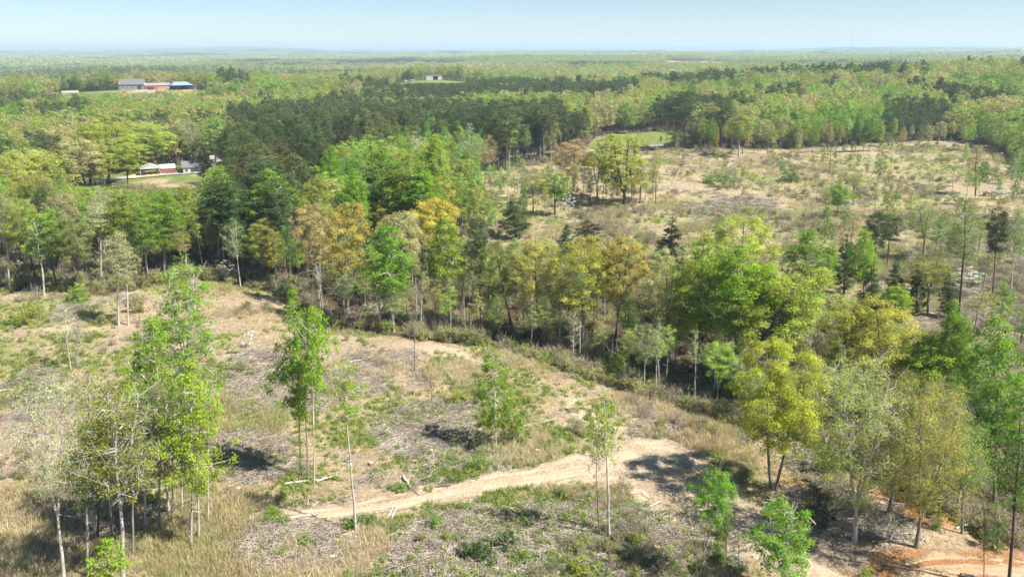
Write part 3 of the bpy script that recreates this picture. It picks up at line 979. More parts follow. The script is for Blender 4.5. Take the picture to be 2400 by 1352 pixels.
# ------------------------------------------------------------------ the trees one can tell apart
G_FG = 'tall trees left standing in the near clearing'
G_BELT = 'trees of the wooded ravine'
G_BACK = 'trees behind the ravine'
G_FIELD = 'scattered trees on the far clearing'
G_LEFT = 'trees along the left wood edge'
for a in [
    # near left clump
    ('forked_pale', 152, 1385, 112, 868, 175, C_PALE, B_PALE, 'pale grey-green forked tree with bare upper twigs, leftmost in the foreground', dict(group=G_FG, var=0)),
    ('airy', 288, 1366, 285, 858, 210, (0.279, 0.319, 0.059), B_PALE, 'thick pale-trunked tree with broken leafy branches, bottom left', dict(group=G_FG, var=3)),
    ('airy', 372, 1248, 375, 872, 150, C_OLIVE, B_GREY, 'olive leafed tree with a bent grey trunk in the near left clump', dict(group=G_FG, var=1)),
    ('young', 448, 1278, 452, 832, 150, (0.396, 0.517, 0.066), B_PALE, 'lime green tree with a bright crown, front of the near left clump', dict(group=G_FG, var=0)),
    ('ragged_poplar', 446, 1070, 432, 588, 185, (0.275, 0.429, 0.061), B_PALE, 'tallest ragged green tree rising above the near left clump', dict(group=G_FG)),
    ('young', 396, 1206, 352, 742, 180, (0.297, 0.451, 0.061), B_PALE, 'green tree with a rounded crown beside the tallest ragged tree', dict(group=G_FG, var=0)),
    ('airy', 222, 1248, 202, 848, 125, C_YG, B_GREY, 'yellow-green rounded tree behind the pale forked tree', dict(group=G_FG, var=0)),
    ('slim', 488, 1228, 484, 880, 60, C_LIME, B_PALE, 'slim pale-stemmed tree at the right of the near left clump', dict(group=G_FG, var=2)),
    ('slim', 206, 1352, 186, 985, 95, C_MID, B_PALE, 'slim crooked pale stem between the forked tree and the thick trunk', dict(group=G_FG, var=1)),
    ('slim', 404, 1205, 410, 950, 70, C_MID, B_GREY, 'slender stem hidden behind the bright lime green tree', dict(group=G_FG, var=0)),
    ('airy', 228, 1262, 232, 960, 120, C_MID, B_DARK, 'dark-stemmed leafy tree in the shade of the near left clump', dict(group=G_FG, var=2)),
    ('slim', 466, 1262, 462, 900, 62, C_YG, B_PALE, 'second slim pale stem in front of the lime green tree', dict(group=G_FG, var=0)),
    ('slim', 340, 1240, 338, 905, 80, C_MID, B_PALE, 'slim stem left of the bent grey trunk', dict(group=G_FG, var=2)),
    ('slim', 312, 1300, 306, 940, 74, C_OLIVE, B_GREY, 'slim olive-leafed stem right of the thick pale trunk', dict(group=G_FG, var=3)),
    ('slim', 262, 1275, 258, 900, 84, C_YG, B_GREY, 'slim yellow-green stem behind the thick pale trunk', dict(group=G_FG, var=1)),
    ('slim', 426, 1190, 424, 870, 70, C_GREEN, B_PALE, 'slim white stem behind the bright lime crown', dict(group=G_FG, var=2)),
    ('slim', 722, 1122, 712, 760, 60, C_YG, B_GREY, 'thin third stem between the joined pair of trees', dict(group=G_FG, var=1)),
    ('sapling', 252, 1395, 246, 1255, 90, C_LIME, B_GREY, 'yellow-green sapling at the foot of the thick pale trunk', dict(group=G_FG)),
    ('bare', 166, 866, 144, 690, 50, C_PALE, B_PALE, 'bare grey sapling standing alone in the left straw field', dict(group=G_FG)),
    ('bare', 182, 850, 184, 745, 34, C_PALE, B_PALE, 'shorter bare sapling beside the bare grey one', dict(group=G_FG)),
    # centre clearing
    ('young', 705, 1116, 690, 668, 112, C_GREEN, B_GREY, 'taller of the two green trees joined in the middle clearing', dict(group=G_FG, var=0)),
    ('young', 736, 1132, 732, 712, 95, C_LIME, B_PALE, 'shorter lighter tree of the joined pair in the middle clearing', dict(group=G_FG, var=1)),
    ('slim', 834, 1240, 802, 822, 80, C_LIME, B_PALE, 'tall lone pole tree with a thin lime crown, before the dirt road', dict(group=G_FG, var=2)),
    ('bare', 972, 872, 972, 655, 40, C_PALE, B_GREY, 'dead slender snag standing before the ravine trees', dict(group=G_FG)),
    ('young', 1163, 1052, 1160, 800, 105, C_GREEN, B_PALE, 'lone green double-stemmed sapling in the middle of the clearing', dict(group=G_FG, var=2)),
    ('slim', 1428, 1262, 1418, 880, 85, C_LIME, B_PALE, 'thin pale-stemmed tree with sparse leaves beside the sandy junction', dict(group=G_FG, var=3)),
    ('bare', 1404, 1242, 1392, 1000, 50, C_PALE, B_GREY, 'dead thin stem just left of the sparse pale-stemmed tree', dict(group=G_FG)),
    ('bare', 1446, 1256, 1462, 1075, 36, C_PALE, B_GREY, 'short bare stem just right of the sparse pale-stemmed tree', dict(group=G_FG)),
    ('bare', 1012, 948, 1012, 880, 22, C_BROWN, B_DARK, 'short dark dead stem on the slash heap of the clearing', dict(group=G_FG)),
    # near right
    ('twin_oak', 1812, 1146, 1848, 795, 225, (0.501, 0.545, 0.086), B_GREY, 'yellow-crowned twin-trunked oak standing over its own shadow by the road', dict(group=G_FG)),
    ('young', 1636, 1362, 1690, 1096, 108, C_GREEN, B_GREY, 'leaning green sapling at the edge of the sandy road', dict(group=G_FG, var=1)),
    ('young', 1832, 1400, 1826, 1150, 165, C_GREEN, B_PALE, 'broad green sapling before the lower dirt road', dict(group=G_FG, var=3)),
    ('young', 2036, 1530, 2030, 1316, 110, (0.320, 0.429, 0.057), B_GREY, 'leafy treetop poking up at the bottom edge of the picture', dict(group=G_FG, var=3)),
    ('olive_oak', 2002, 1268, 2038, 830, 205, (0.43, 0.46, 0.13), B_PALE, 'olive-brown sparse oak with twisted pale trunks near the red track', dict(group=G_FG, var=0)),
    ('olive_oak', 2082, 1212, 2140, 870, 190, (0.328, 0.357, 0.059), B_GREY, 'green many-branched tree behind the olive-brown oak', dict(group=G_FG, var=1)),
    ('olive_oak', 2148, 1282, 2202, 902, 175, (0.53, 0.50, 0.12), B_GREY, 'golden leaning oak right of the olive-brown oak', dict(group=G_FG, var=3)),
    ('poplar', 2330, 1190, 2345, 716, 150, C_GREEN, B_GREY, 'large green tree at the right edge above the red track', dict(group=G_FG, var=2)),
    ('airy', 2362, 1385, 2415, 900, 150, C_MID, B_DARK, 'dark leaning tree cut by the right edge of the picture', dict(group=G_FG, var=0)),
    ('bare', 2306, 1362, 2312, 1125, 36, C_BROWN, B_DARK, 'bare dark pole standing beside the orange track', dict(group=G_FG)),
    ('airy', 2255, 1250, 2262, 985, 110, C_GREEN, B_GREY, 'small green tree between the golden oak and the right edge', dict(group=G_FG, var=1)),
    ('slim', 1702, 1300, 1700, 1185, 40, C_MID, B_DARK, 'short thin sapling on the sandy bank below the twin oak shadow', dict(group=G_FG)),
    # ravine belt
    ('oak', 803, 752, 814, 464, 120, C_GOLD, B_GREY, 'round golden oak at the left end of the ravine', dict(group=G_BELT, var=0)),
    ('oak', 756, 722, 726, 474, 90, C_ORANGE, B_GREY, 'rusty tan oak beside the round golden one', dict(group=G_BELT, var=1)),
    ('oak', 984, 655, 1046, 453, 135, (0.626, 0.518, 0.100), B_DARK, 'brightest golden oak, broad crown behind a pale-trunked tree', dict(group=G_BELT, var=0)),
    ('oak', 930, 700, 936, 490, 110, C_TAN, B_DARK, 'tan oak between the two golden crowns', dict(group=G_BELT, var=1)),
    ('poplar', 921, 772, 904, 515, 125, C_GREEN, B_PALE, 'bright green tree on thin white stems among the golden oaks', dict(group=G_BELT, var=4)),
    ('poplar', 1050, 776, 1042, 502, 105, (0.311, 0.369, 0.059), B_PALE, 'light green tree with a tall whitish trunk before the golden oak', dict(group=G_BELT, var=1)),
    ('pine', 1128, 772, 1118, 505, 48, C_YPINE, B_GREY, 'slim dark pine right of the whitish trunk', dict(group=G_BELT, var=2)),
    ('airy', 1080, 762, 1092, 560, 85, C_OLIVE, B_GREY, 'olive grey-stemmed tree beneath the golden oak', dict(group=G_BELT, var=2)),
    ('oak', 1205, 790, 1150, 552, 100, C_OLIVE, B_DARK, 'olive dark-trunked oak at the narrow of the ravine', dict(group=G_BELT, var=3)),
    ('oak', 1262, 800, 1246, 550, 110, (0.450, 0.395, 0.115), B_DARK, 'bronze oak left of the two broad yellow oaks', dict(group=G_BELT, var=3)),
    ('oak', 1366, 830, 1368, 547, 145, (0.501, 0.477, 0.100), B_GREY, 'left of the two broad yellow oaks in mid-ravine', dict(group=G_BELT, var=0)),
    ('oak', 1440, 815, 1470, 549, 135, (0.538, 0.464, 0.131), B_DARK, 'right of the two broad yellow oaks, on a leaning dark trunk', dict(group=G_BELT, var=1)),
    ('oak', 1556, 858, 1580, 572, 115, C_CREAM, B_GREY, 'cream-yellow oak beside the big green trees of the ravine', dict(group=G_BELT, var=2)),
    ('poplar', 1636, 880, 1648, 534, 140, (0.320, 0.443, 0.043), B_GREY, 'left big green tree of the ravine', dict(group=G_BELT, var=2)),
    ('oak', 1742, 800, 1742, 488, 150, (0.501, 0.531, 0.115), B_GREY, 'yellow crown peering over the big green trees', dict(group=G_BELT, var=3)),
    ('poplar', 1722, 905, 1735, 560, 150, (0.287, 0.429, 0.043), B_GREY, 'middle big green tree of the ravine', dict(group=G_BELT, var=0)),
    ('poplar', 1775, 905, 1800, 610, 125, (0.338, 0.458, 0.043), B_DARK, 'right big green tree of the ravine', dict(group=G_BELT, var=4)),
    ('arching_oak', 1732, 950, 1740, 640, 200, (0.450, 0.505, 0.100), B_DARK, 'yellow-green oak arching right on a thick dark leaning trunk', dict(group=G_BELT, rz=0.1)),
    ('oak', 1985, 968, 2000, 700, 150, (0.476, 0.491, 0.100), B_DARK, 'left half of the broad yellow canopy behind the twin-trunked oak', dict(group=G_BELT, var=4)),
    ('oak', 2070, 985, 2070, 688, 190, (0.551, 0.531, 0.115), B_DARK, 'broadest yellow-gold oak of the right ravine', dict(group=G_BELT, var=0)),
    ('poplar', 2186, 1010, 2178, 770, 150, C_LIME, B_GREY, 'lime green tree right of the broadest yellow-gold oak', dict(group=G_BELT, var=0)),
    ('poplar', 2252, 1020, 2240, 690, 85, C_GREEN, B_GREY, 'tall narrow green tree on the ravine edge above the lime one', dict(group=G_BELT, var=1)),
    ('young_pine', 2290, 1085, 2290, 880, 110, C_DEEP, B_DARK, 'dark green shady tree below the right-hand green trees', dict(group=G_BELT, var=0)),
    ('slim', 1310, 820, 1318, 620, 55, C_OLIVE, B_PALE, 'crooked pale stem in front of the bronze oak', dict(group=G_BELT)),
    ('slim', 1212, 770, 1232, 640, 40, C_OLIVE, B_PALE, 'forked whitish stem left of the crooked pale one', dict(group=G_BELT)),
    # behind the ravine, right
    ('poplar', 1884, 724, 1892, 530, 130, C_GREEN, B_GREY, 'broad green tree behind the big green ravine trees', dict(group=G_BACK, var=2)),
    ('young_pine', 1978, 690, 1986, 540, 72, C_YPINE, B_DARK, 'dark pointed pine beside a tall narrow green tree', dict(group=G_BACK, var=0)),
    ('poplar', 2024, 730, 2026, 528, 68, (0.320, 0.472, 0.043), B_PALE, 'tall narrow bright green tree right of the dark pointed pine', dict(group=G_BACK, var=4)),
    ('pine', 2046, 640, 2060, 488, 58, C_YPINE, B_DARK, 'lanky pine above the tall narrow green tree', dict(group=G_BACK, var=0)),
    ('pine', 2078, 625, 2090, 500, 48, C_YPINE, B_DARK, 'second lanky pine, right of the first', dict(group=G_BACK, var=2)),
    ('young_pine', 2042, 740, 2046, 612, 66, C_YPINE, B_DARK, 'left of three dark young pines in a row', dict(group=G_BACK, var=1)),
    ('young_pine', 2096, 735, 2098, 606, 62, C_YPINE, B_DARK, 'middle of three dark young pines in a row', dict(group=G_BACK, var=2)),
    ('young_pine', 2148, 740, 2150, 612, 60, C_YPINE, B_DARK, 'right of three dark young pines in a row', dict(group=G_BACK, var=0)),
    ('young_pine', 2222, 745, 2224, 634, 58, C_YPINE, B_DARK, 'lone dark young pine right of the row of three', dict(group=G_BACK, var=1)),
    ('airy', 2164, 610, 2170, 470, 110, (0.237, 0.343, 0.043), B_GREY, 'green spreading tree beside a white dogwood on the far slope', dict(group=G_BACK, var=1)),
    ('airy', 2248, 735, 2270, 452, 100, (0.288, 0.398, 0.105), B_DARK, 'thin-crowned green tree on a long dark trunk', dict(group=G_BACK, var=0)),
    ('pine', 2326, 696, 2340, 480, 52, C_YPINE, B_PINE, 'reddish-stemmed lone pine near the right edge', dict(group=G_BACK, var=2)),
    ('airy', 2366, 705, 2386, 480, 62, (0.253, 0.372, 0.057), B_PALE, 'pale thin tree at the right edge beside the lone pine', dict(group=G_BACK, var=2)),
    ('poplar', 2100, 775, 2100, 664, 72, C_LIME, B_GREY, 'small round bright green tree below the young pines', dict(group=G_BACK, var=0)),
    ('airy', 2175, 735, 2178, 585, 110, C_YG, B_GREY, 'loose yellow-green tree between the young pines', dict(group=G_BACK, var=1)),
    ('pine', 1392, 600, 1376, 512, 60, (0.053, 0.062, 0.030), B_DARK, 'dark bluish evergreen peeking over the left broad yellow oak', dict(group=G_BACK, var=1)),
    ('young_pine', 1326, 610, 1330, 522, 56, C_YPINE, B_DARK, 'green evergreen left of the dark bluish one', dict(group=G_BACK, var=2)),
    ('young_pine', 1570, 640, 1576, 505, 80, (0.050, 0.058, 0.030), B_DARK, 'very dark evergreen above the cream-yellow oak', dict(group=G_BACK, var=1)),
    ('young_pine', 1210, 560, 1200, 466, 95, C_YPINE, B_DARK, 'bushy olive pine at the left of the far clearing', dict(group=G_BACK, var=2)),
    # far clearing
    ('poplar', 1962, 512, 1966, 428, 58, C_GREEN, B_PALE, 'small bright green tree alone in the far clearing', dict(group=G_FIELD, var=0)),
    ('airy', 2000, 480, 2000, 385, 52, C_YG, B_GREY, 'yellow-green small tree behind the small bright green one', dict(group=G_FIELD, var=0)),
    ('slim', 2048, 508, 2068, 362, 34, C_MID, B_PALE, 'leaning slender pale tree in the middle of the far clearing', dict(group=G_FIELD, var=2)),
    ('airy', 2286, 458, 2286, 336, 55, C_TAN, B_DARK, 'tan-topped tree on a single straight dark trunk, far clearing', dict(group=G_FIELD, var=2)),
    ('bare', 2232, 448, 2234, 375, 14, C_BROWN, B_DARK, 'dead dark pole with no crown in the far clearing', dict(group=G_FIELD)),
    ('bare', 1945, 405, 1946, 340, 22, C_BROWN, B_DARK, 'dead split trunk near the far wood edge', dict(group=G_FIELD)),
    ('slim', 1890, 545, 1892, 470, 16, C_PALE, B_PALE, 'thin white stem above the broad green tree', dict(group=G_FIELD)),
    ('spreading_oak', 1466, 482, 1452, 308, 140, (0.450, 0.491, 0.100), B_DARK, 'spreading yellow-green oak with a dark branching trunk, far clearing', dict(group=G_FIELD)),
    ('oak', 1345, 455, 1346, 324, 100, C_ORANGE, B_GREY, 'orange-tan oak left of the spreading yellow-green oak', dict(group=G_FIELD, var=0)),
    ('oak', 1400, 462, 1398, 350, 72, (0.328, 0.357, 0.047), B_DARK, 'green tree between the orange-tan and the spreading oak', dict(group=G_FIELD, var=1)),
    ('slim', 1537, 478, 1536, 385, 34, C_YG, B_DARK, 'small dark-stemmed tree right of the spreading oak', dict(group=G_FIELD)),
    ('slim', 1500, 476, 1500, 395, 44, C_YG, B_DARK, 'thin tree close beside the spreading oak', dict(group=G_FIELD)),
    ('oak', 1300, 505, 1306, 402, 78, C_GREEN, B_DARK, 'dense green layered tree beside a white flowering dogwood', dict(group=G_FIELD, var=4)),
    ('airy', 1250, 500, 1250, 392, 62, (0.311, 0.357, 0.059), B_GREY, 'light green tree left of the dense layered one', dict(group=G_FIELD, var=1)),
    ('airy', 1136, 445, 1140, 313, 52, C_ORANGE, B_GREY, 'orange sparse tree at the end of the pine stand', dict(group=G_FIELD, var=0)),
    ('slim', 1190, 490, 1190, 370, 38, C_GREEN, B_PALE, 'slender green tree on the slope below the pines', dict(group=G_FIELD)),
    ('slim', 1215, 455, 1214, 345, 36, C_MID, B_PALE, 'second slender green tree below the pines', dict(group=G_FIELD)),
    ('pine', 1266, 378, 1266, 238, 88, C_PINE, B_PALE, 'tall dark pine on bare pale trunks by the road', dict(group=G_FIELD, var=0)),
    ('pine', 1186, 400, 1186, 238, 90, C_PINE, B_PINE, 'broad dark pine at the right end of the pine stand', dict(group=G_FIELD, var=1)),
    ('pine', 1608, 348, 1594, 205, 74, C_PINE, B_DARK, 'left of two tall dark pines beside the lawn', dict(group=G_FIELD, var=0)),
    ('pine', 1688, 345, 1690, 218, 70, C_PINE, B_DARK, 'right of two tall dark pines beside the lawn', dict(group=G_FIELD, var=3)),
    ('airy', 1652, 348, 1650, 272, 40, C_YEL, B_GREY, 'small yellow tree between the two lawn pines', dict(group=G_FIELD, var=0)),
    ('poplar', 1732, 368, 1730, 264, 64, (0.345, 0.395, 0.070), B_PALE, 'light green tree at the wood edge right of the lawn', dict(group=G_FIELD, var=3)),
    ('airy', 1880, 350, 1882, 288, 46, C_YG, B_DARK, 'small yellow-green tree at the foot of the far wood', dict(group=G_FIELD, var=1)),
    ('young_pine', 1580, 346, 1580, 312, 26, C_BROWN, B_DARK, 'low brown-green evergreen left of the lawn pines', dict(group=G_FIELD, var=0)),
    # bright poplars before the pine stand
    ('poplar', 640, 642, 634, 388, 105, (0.253, 0.415, 0.043), B_PALE, 'bright green tall poplar in front of the dark pines', dict(group=G_BACK, var=0)),
    ('poplar', 512, 632, 510, 378, 100, (0.270, 0.400, 0.057), B_PALE, 'taller of two green poplars beside the small house', dict(group=G_BACK, var=2)),
    ('poplar', 526, 640, 512, 418, 85, (0.345, 0.395, 0.059), B_PALE, 'shorter of two green poplars beside the small house', dict(group=G_BACK, var=1)),
    ('poplar', 775, 560, 776, 333, 58, (0.219, 0.400, 0.029), B_GREY, 'vivid green crown standing against the dark pine stand', dict(group=G_BACK, var=0)),
    ('poplar', 750, 640, 745, 405, 80, (0.345, 0.382, 0.070), B_PALE, 'pale green twin-stemmed tree before the pines', dict(group=G_BACK, var=4)),
    ('poplar', 830, 610, 828, 388, 92, (0.253, 0.400, 0.043), B_GREY, 'round green tree left of the big poplar mass', dict(group=G_BACK, var=2)),
    ('poplar', 893, 590, 893, 338, 110, (0.202, 0.343, 0.043), B_GREY, 'left tree of the big poplar mass', dict(group=G_BACK, var=0)),
    ('poplar', 952, 600, 952, 345, 115, (0.325, 0.393, 0.052), B_PALE, 'middle tree of the big poplar mass', dict(group=G_BACK, var=2)),
    ('poplar', 1000, 575, 1016, 308, 80, (0.361, 0.435, 0.065), B_PALE, 'tallest pointed tree of the big poplar mass', dict(group=G_BACK, var=1)),
    ('poplar', 990, 605, 985, 385, 95, (0.202, 0.358, 0.043), B_GREY, 'right front tree of the big poplar mass', dict(group=G_BACK, var=3)),
    ('poplar', 1092, 500, 1092, 352, 72, (0.186, 0.343, 0.043), B_GREY, 'deep green poplar right of the big poplar mass', dict(group=G_BACK, var=0)),
    ('airy', 1102, 460, 1100, 285, 66, (0.237, 0.343, 0.086), B_PALE, 'thin green tree rising behind the deep green poplar', dict(group=G_BACK, var=0)),
    ('slim', 970, 450, 968, 288, 38, C_PALE, B_PALE, 'pale thin tree showing among the dark pine tops', dict(group=G_BACK)),
    ('airy', 680, 655, 682, 520, 60, C_OLIVE, B_PALE, 'pale straight trunk left of the rusty tan oak', dict(group=G_BACK, var=2)),
    # left wood edge
    ('poplar', 385, 655, 384, 438, 90, (0.253, 0.400, 0.043), B_GREY, 'middle green poplar of the left wood edge', dict(group=G_LEFT, var=0)),
    ('poplar', 290, 660, 286, 438, 100, (0.311, 0.369, 0.059), B_GREY, 'light green poplar in front of the half-hidden pale building', dict(group=G_LEFT, var=2)),
    ('poplar', 436, 640, 432, 428, 78, (0.345, 0.382, 0.070), B_PALE, 'airy pale-trunked poplar near the small house', dict(group=G_LEFT, var=4)),
    ('airy', 278, 762, 268, 535, 90, C_PALE, B_PALE, 'left of two pale birch-like trees at the straw field', dict(group=G_LEFT, var=2)),
    ('slim', 300, 762, 296, 555, 56, C_PALE, B_PALE, 'right of two pale birch-like trees at the straw field', dict(group=G_LEFT, var=0)),
    ('airy', 22, 676, 10, 445, 90, (0.295, 0.344, 0.070), B_PALE, 'pale-trunked tree at the left edge of the picture', dict(group=G_LEFT, var=2)),
    ('slim', 104, 692, 94, 500, 60, C_MID, B_PALE, 'slender pale tree standing out from the left wood', dict(group=G_LEFT, var=1)),
    ('slim', 58, 655, 52, 470, 56, C_MID, B_GREY, 'thin grey tree next to the left edge tree', dict(group=G_LEFT, var=3)),
    ('slim', 238, 665, 232, 470, 60, C_PALE, B_PALE, 'tall thin white stem before the dark left understory', dict(group=G_LEFT, var=2)),
    ('oak', 140, 640, 140, 445, 80, C_TAN, B_GREY, 'tan-yellow tree in the left wood', dict(group=G_LEFT, var=1)),
    ('pine', 100, 610, 98, 430, 50, C_PINE, B_DARK, 'dark pine column in the left wood', dict(group=G_LEFT, var=2)),
    ('oak', 255, 432, 262, 262, 125, (0.450, 0.518, 0.086), B_DARK, 'tallest yellow-green oak left of the open carport', dict(group=G_LEFT, var=2)),
    ('oak', 212, 442, 208, 282, 105, (0.433, 0.493, 0.091), B_DARK, 'yellow-green oak just left of the tallest one', dict(group=G_LEFT, var=0)),
    ('oak', 300, 440, 298, 330, 80, (0.414, 0.493, 0.091), B_DARK, 'lower yellow-green oak at the left corner of the carport', dict(group=G_LEFT, var=4)),
    ('oak', 335, 400, 345, 282, 115, (0.439, 0.505, 0.100), B_DARK, 'yellow-green oak overhanging the open carport', dict(group=G_LEFT, var=0)),
    ('oak', 182, 460, 178, 318, 112, C_TAN, B_GREY, 'tan-orange oak at the left foot of the tallest yellow-green oak', dict(group=G_LEFT, var=3)),
    ('pine', 112, 470, 116, 305, 58, C_PINE, B_DARK, 'dark pine left of the tan-orange oak', dict(group=G_LEFT, var=0)),
    ('oak', 60, 500, 55, 345, 110, (0.501, 0.491, 0.131), B_GREY, 'yellow tree at the left edge behind the wood', dict(group=G_LEFT, var=1)),
    ('poplar', 505, 405, 505, 262, 70, (0.333, 0.459, 0.122), B_PALE, 'tall light tree behind the small house', dict(group=G_LEFT, var=2)),
    ('airy', 448, 402, 448, 268, 56, C_OLIVE, B_PALE, 'thin-crowned tree behind the shed and the house', dict(group=G_LEFT, var=0)),
    ('pine', 475, 432, 478, 380, 40, (0.035, 0.040, 0.020), B_DARK, 'small blackish evergreen hiding the corner of the house', dict(group=G_LEFT, var=1)),
]:
    *args, kw = a
    hero(*args, **kw)

# white flowering dogwoods
for x, y, ty, w, lb in [
    (1331, 512, 462, 34, 'white dogwood in full flower beside the dense green tree'),
    (2124, 562, 526, 28, 'white dogwood below the spreading tree on the far slope'),
    (2132, 618, 594, 30, 'low white dogwood under the loose yellow-green tree'),
    (2268, 674, 636, 60, 'wide flat white dogwood beside the lone pine'),
    (2324, 756, 728, 34, 'white dogwood half behind the right-hand green tree'),
    (528, 655, 622, 42, 'white layered dogwood at the foot of the green poplars'),
    (582, 812, 785, 40, 'low white dogwood on the slash bank of the clearing'),
    (872, 745, 718, 44, 'white dogwood below the bright green tree on thin stems'),
    (1362, 785, 742, 34, 'white dogwood under the left broad yellow oak'),
    (408, 672, 632, 28, 'small white dogwood behind the tallest ragged tree'),
    (58, 640, 612, 38, 'white dogwood in the left wood edge'),
    (1730, 1352, 1255, 62, 'white flowering bush beside the broad green sapling'),
    (1948, 1235, 1182, 38, 'small white dogwood in the shade below the twin oak'),
    (2082, 1270, 1212, 44, 'greenish white dogwood below the many-branched tree'),
    (1365, 825, 790, 30, 'pale dogwood low on the ravine slope'),
    (2345, 468, 448, 44, 'pale flowering tree at the right of the far clearing'),
    (484, 560, 525, 34, 'pale green-white dogwood beneath the shorter poplar'),
]:
    hero('dogwood', x, y, x, ty - 16, w * 1.1, C_WHITE, B_GREY, lb, group='white flowering dogwoods')

# single shrubs one can tell apart
SHR = []
for x, y, ty, w, c, lb in [
    (1100, 1300, 1262, 60, C_DEEP, 'dark green shrub, left of three in the slash'),
    (1145, 1308, 1258, 66, C_DEEP, 'dark green shrub, middle of three in the slash'),
    (1190, 1290, 1245, 56, C_DEEP, 'dark green shrub, right of three in the slash'),
    (1225, 1318, 1288, 50, C_GREEN, 'bright green low shrub below the three dark ones'),
    (712, 1275, 1248, 46, C_GREEN, 'bright green shrub above the pile of grey branches'),
    (1020, 1240, 1200, 36, C_GREEN, 'green shrub at the left end of the slash'),
    (1048, 1268, 1240, 30, C_YG, 'yellow-green shrub beside the three dark ones'),
    (820, 1228, 1205, 60, C_MID, 'green shrub at the foot of the lone pole tree'),
    (862, 1228, 1206, 46, C_MID, 'low green shrub right of the lone pole tree'),
    (1202, 1035, 955, 70, (0.253, 0.343, 0.043), 'tall green bush beside the double-stemmed sapling'),
    (1118, 1100, 1062, 34, C_GREEN, 'bright green bush above the sandy road bank'),
    (1150, 1000, 950, 60, C_YG, 'yellow-green bush behind the double-stemmed sapling'),
    (1075, 940, 910, 48, C_YG, 'yellow-green bush on the clearing left of the sapling'),
    (935, 1148, 1130, 44, C_GREEN, 'low green bush by the leaning stump at the road'),
    (1490, 1285, 1238, 34, C_YG, 'yellow-green bush right of the sparse pale-stemmed tree'),
    (1370, 1345, 1300, 66, C_YG, 'yellow-green bush at the bottom edge by the slash'),
    (1690, 1260, 1232, 38, C_GREEN, 'green bush on the sandy bank by the leaning sapling'),
    (1905, 1160, 1125, 40, C_DEEP, 'dark green bush right of the twin-trunked oak'),
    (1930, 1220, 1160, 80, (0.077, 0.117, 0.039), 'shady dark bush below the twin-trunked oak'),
    (1945, 1110, 1040, 70, C_LIME, 'bright yellow-green bush behind the olive-brown oak'),
    (1700, 985, 945, 60, C_MID, 'green bush on the straw slope left of the twin oak'),
    (1440, 885, 815, 70, (0.361, 0.490, 0.067), 'sunlit yellow-green bush in front of the ravine trees'),
    (60, 760, 705, 60, C_YG, 'green bush in the left straw field'),
    (85, 745, 700, 34, C_LIME, 'lime bush beside the green one in the left straw field'),
    (188, 708, 660, 50, C_LIME, 'lime bush at the left wood edge'),
    (325, 732, 690, 46, (0.376, 0.381, 0.086), 'olive-yellow bush behind the two birch-like trees'),
    (1700, 440, 412, 60, C_MID, 'green bush in the middle of the far clearing'),
    (1660, 430, 405, 44, C_MID, 'smaller green bush left of the far clearing one'),
    (1855, 425, 392, 60, C_MID, 'leafy green bush before the far wood'),
    (1548, 332, 318, 8, (0.020, 0.025, 0.015), 'tiny black bush alone on the lawn'),
    (640, 1210, 1190, 60, C_GREEN, 'green bush at the left end of the dirt road'),
    (660, 1225, 1208, 40, C_MID, 'low green bush by the grey log'),
    (2190, 1240, 1195, 44, C_MID, 'green bush below the golden leaning oak'),
    (2330, 1290, 1220, 50, C_MID, 'green bush beside the dark leaning tree'),
    (1500, 560, 545, 30, C_GREEN, 'green bush peeking over the right broad yellow oak'),
    (820, 640, 600, 40, C_DEEP, 'dark green bush under the round golden oak'),
    (860, 660, 600, 60, C_DEEP, 'deep green thicket under the tan oak'),
]:
    P = gp(x, y)
    H = top_height(P, ty)
    R = w / 2 * proj(*P)[2] / F
    add_tree('shrub', P, H, R, c, B_GREY, lb, group='single shrubs')
    SHR.append((P[0], P[1]))
# ------------------------------------------------------------------ woods: individuals near, a mass behind
# (x0, x1, row): nothing nearer than `dist` grows above that row there, because the place behind is open to view
VIEWS = [(190, 300, 432, 300), (300, 470, 440, 320), (470, 560, 385, 300), (120, 345, 215, 740), (345, 480, 209, 740), (925, 1085, 193, 940), (1395, 1590, 348, 420)]
HX = np.array([h[0] for h in HEROES]); HY = np.array([h[1] for h in HEROES])


def clear_view(P, H):
    """lower a tree that would stand before an open place"""
    bx, by, dep = proj(P[0], P[1], P[2])
    d = math.hypot(P[0], P[1])
    for x0, x1, row, dist in VIEWS:
        if d < dist - 4 and x0 - 25 < bx < x1 + 25:
            _, ty, _ = proj(P[0], P[1], P[2] + H)
            if ty < row:
                H = min(H, top_height(P, row + 2))
    return H


def jitter(dmin, dmax, cell, rng, half=math.radians(40)):
    R = dmax
    xs = np.arange(-R, R, cell)
    ys = np.arange(0, R, cell)
    X, Y = np.meshgrid(xs, ys, indexing='ij')
    X = X.ravel() + rng.uniform(-0.45, 0.45, X.size) * cell
    Y = Y.ravel() + rng.uniform(-0.45, 0.45, Y.size) * cell
    d = np.hypot(X, Y)
    m = (d >= dmin) & (d < dmax) & (np.abs(np.arctan2(X, Y)) < half)
    return X[m], Y[m]


# dark pine stands of the middle distance (bearing columns, near and far distance)
def sector(px0, px1, d0, d1):
    a = [gpd(px0, d0), gpd(px1, d0), gpd(px1, d1), gpd(px0, d1)]
    return np.array([p[:2] for p in a])


PINE_FAR = [sector(860, 1470, 560, 720), sector(960, 1250, 720, 800), sector(1500, 1720, 640, 800), sector(1740, 2080, 720, 840), sector(2090, 2170, 650, 720), sector(740, 900, 470, 560), sector(40, 200, 470, 560),
            sector(2110, 2230, 400, 470), sector(-50, 700, 1600, 1900), sector(300, 900, 1250, 1400), sector(560, 740, 420, 470)]
PINE_EDGE = [sector(1560, 1750, 440, 520), sector(1250, 1320, 360, 470), sector(2080, 2240, 415, 500)]


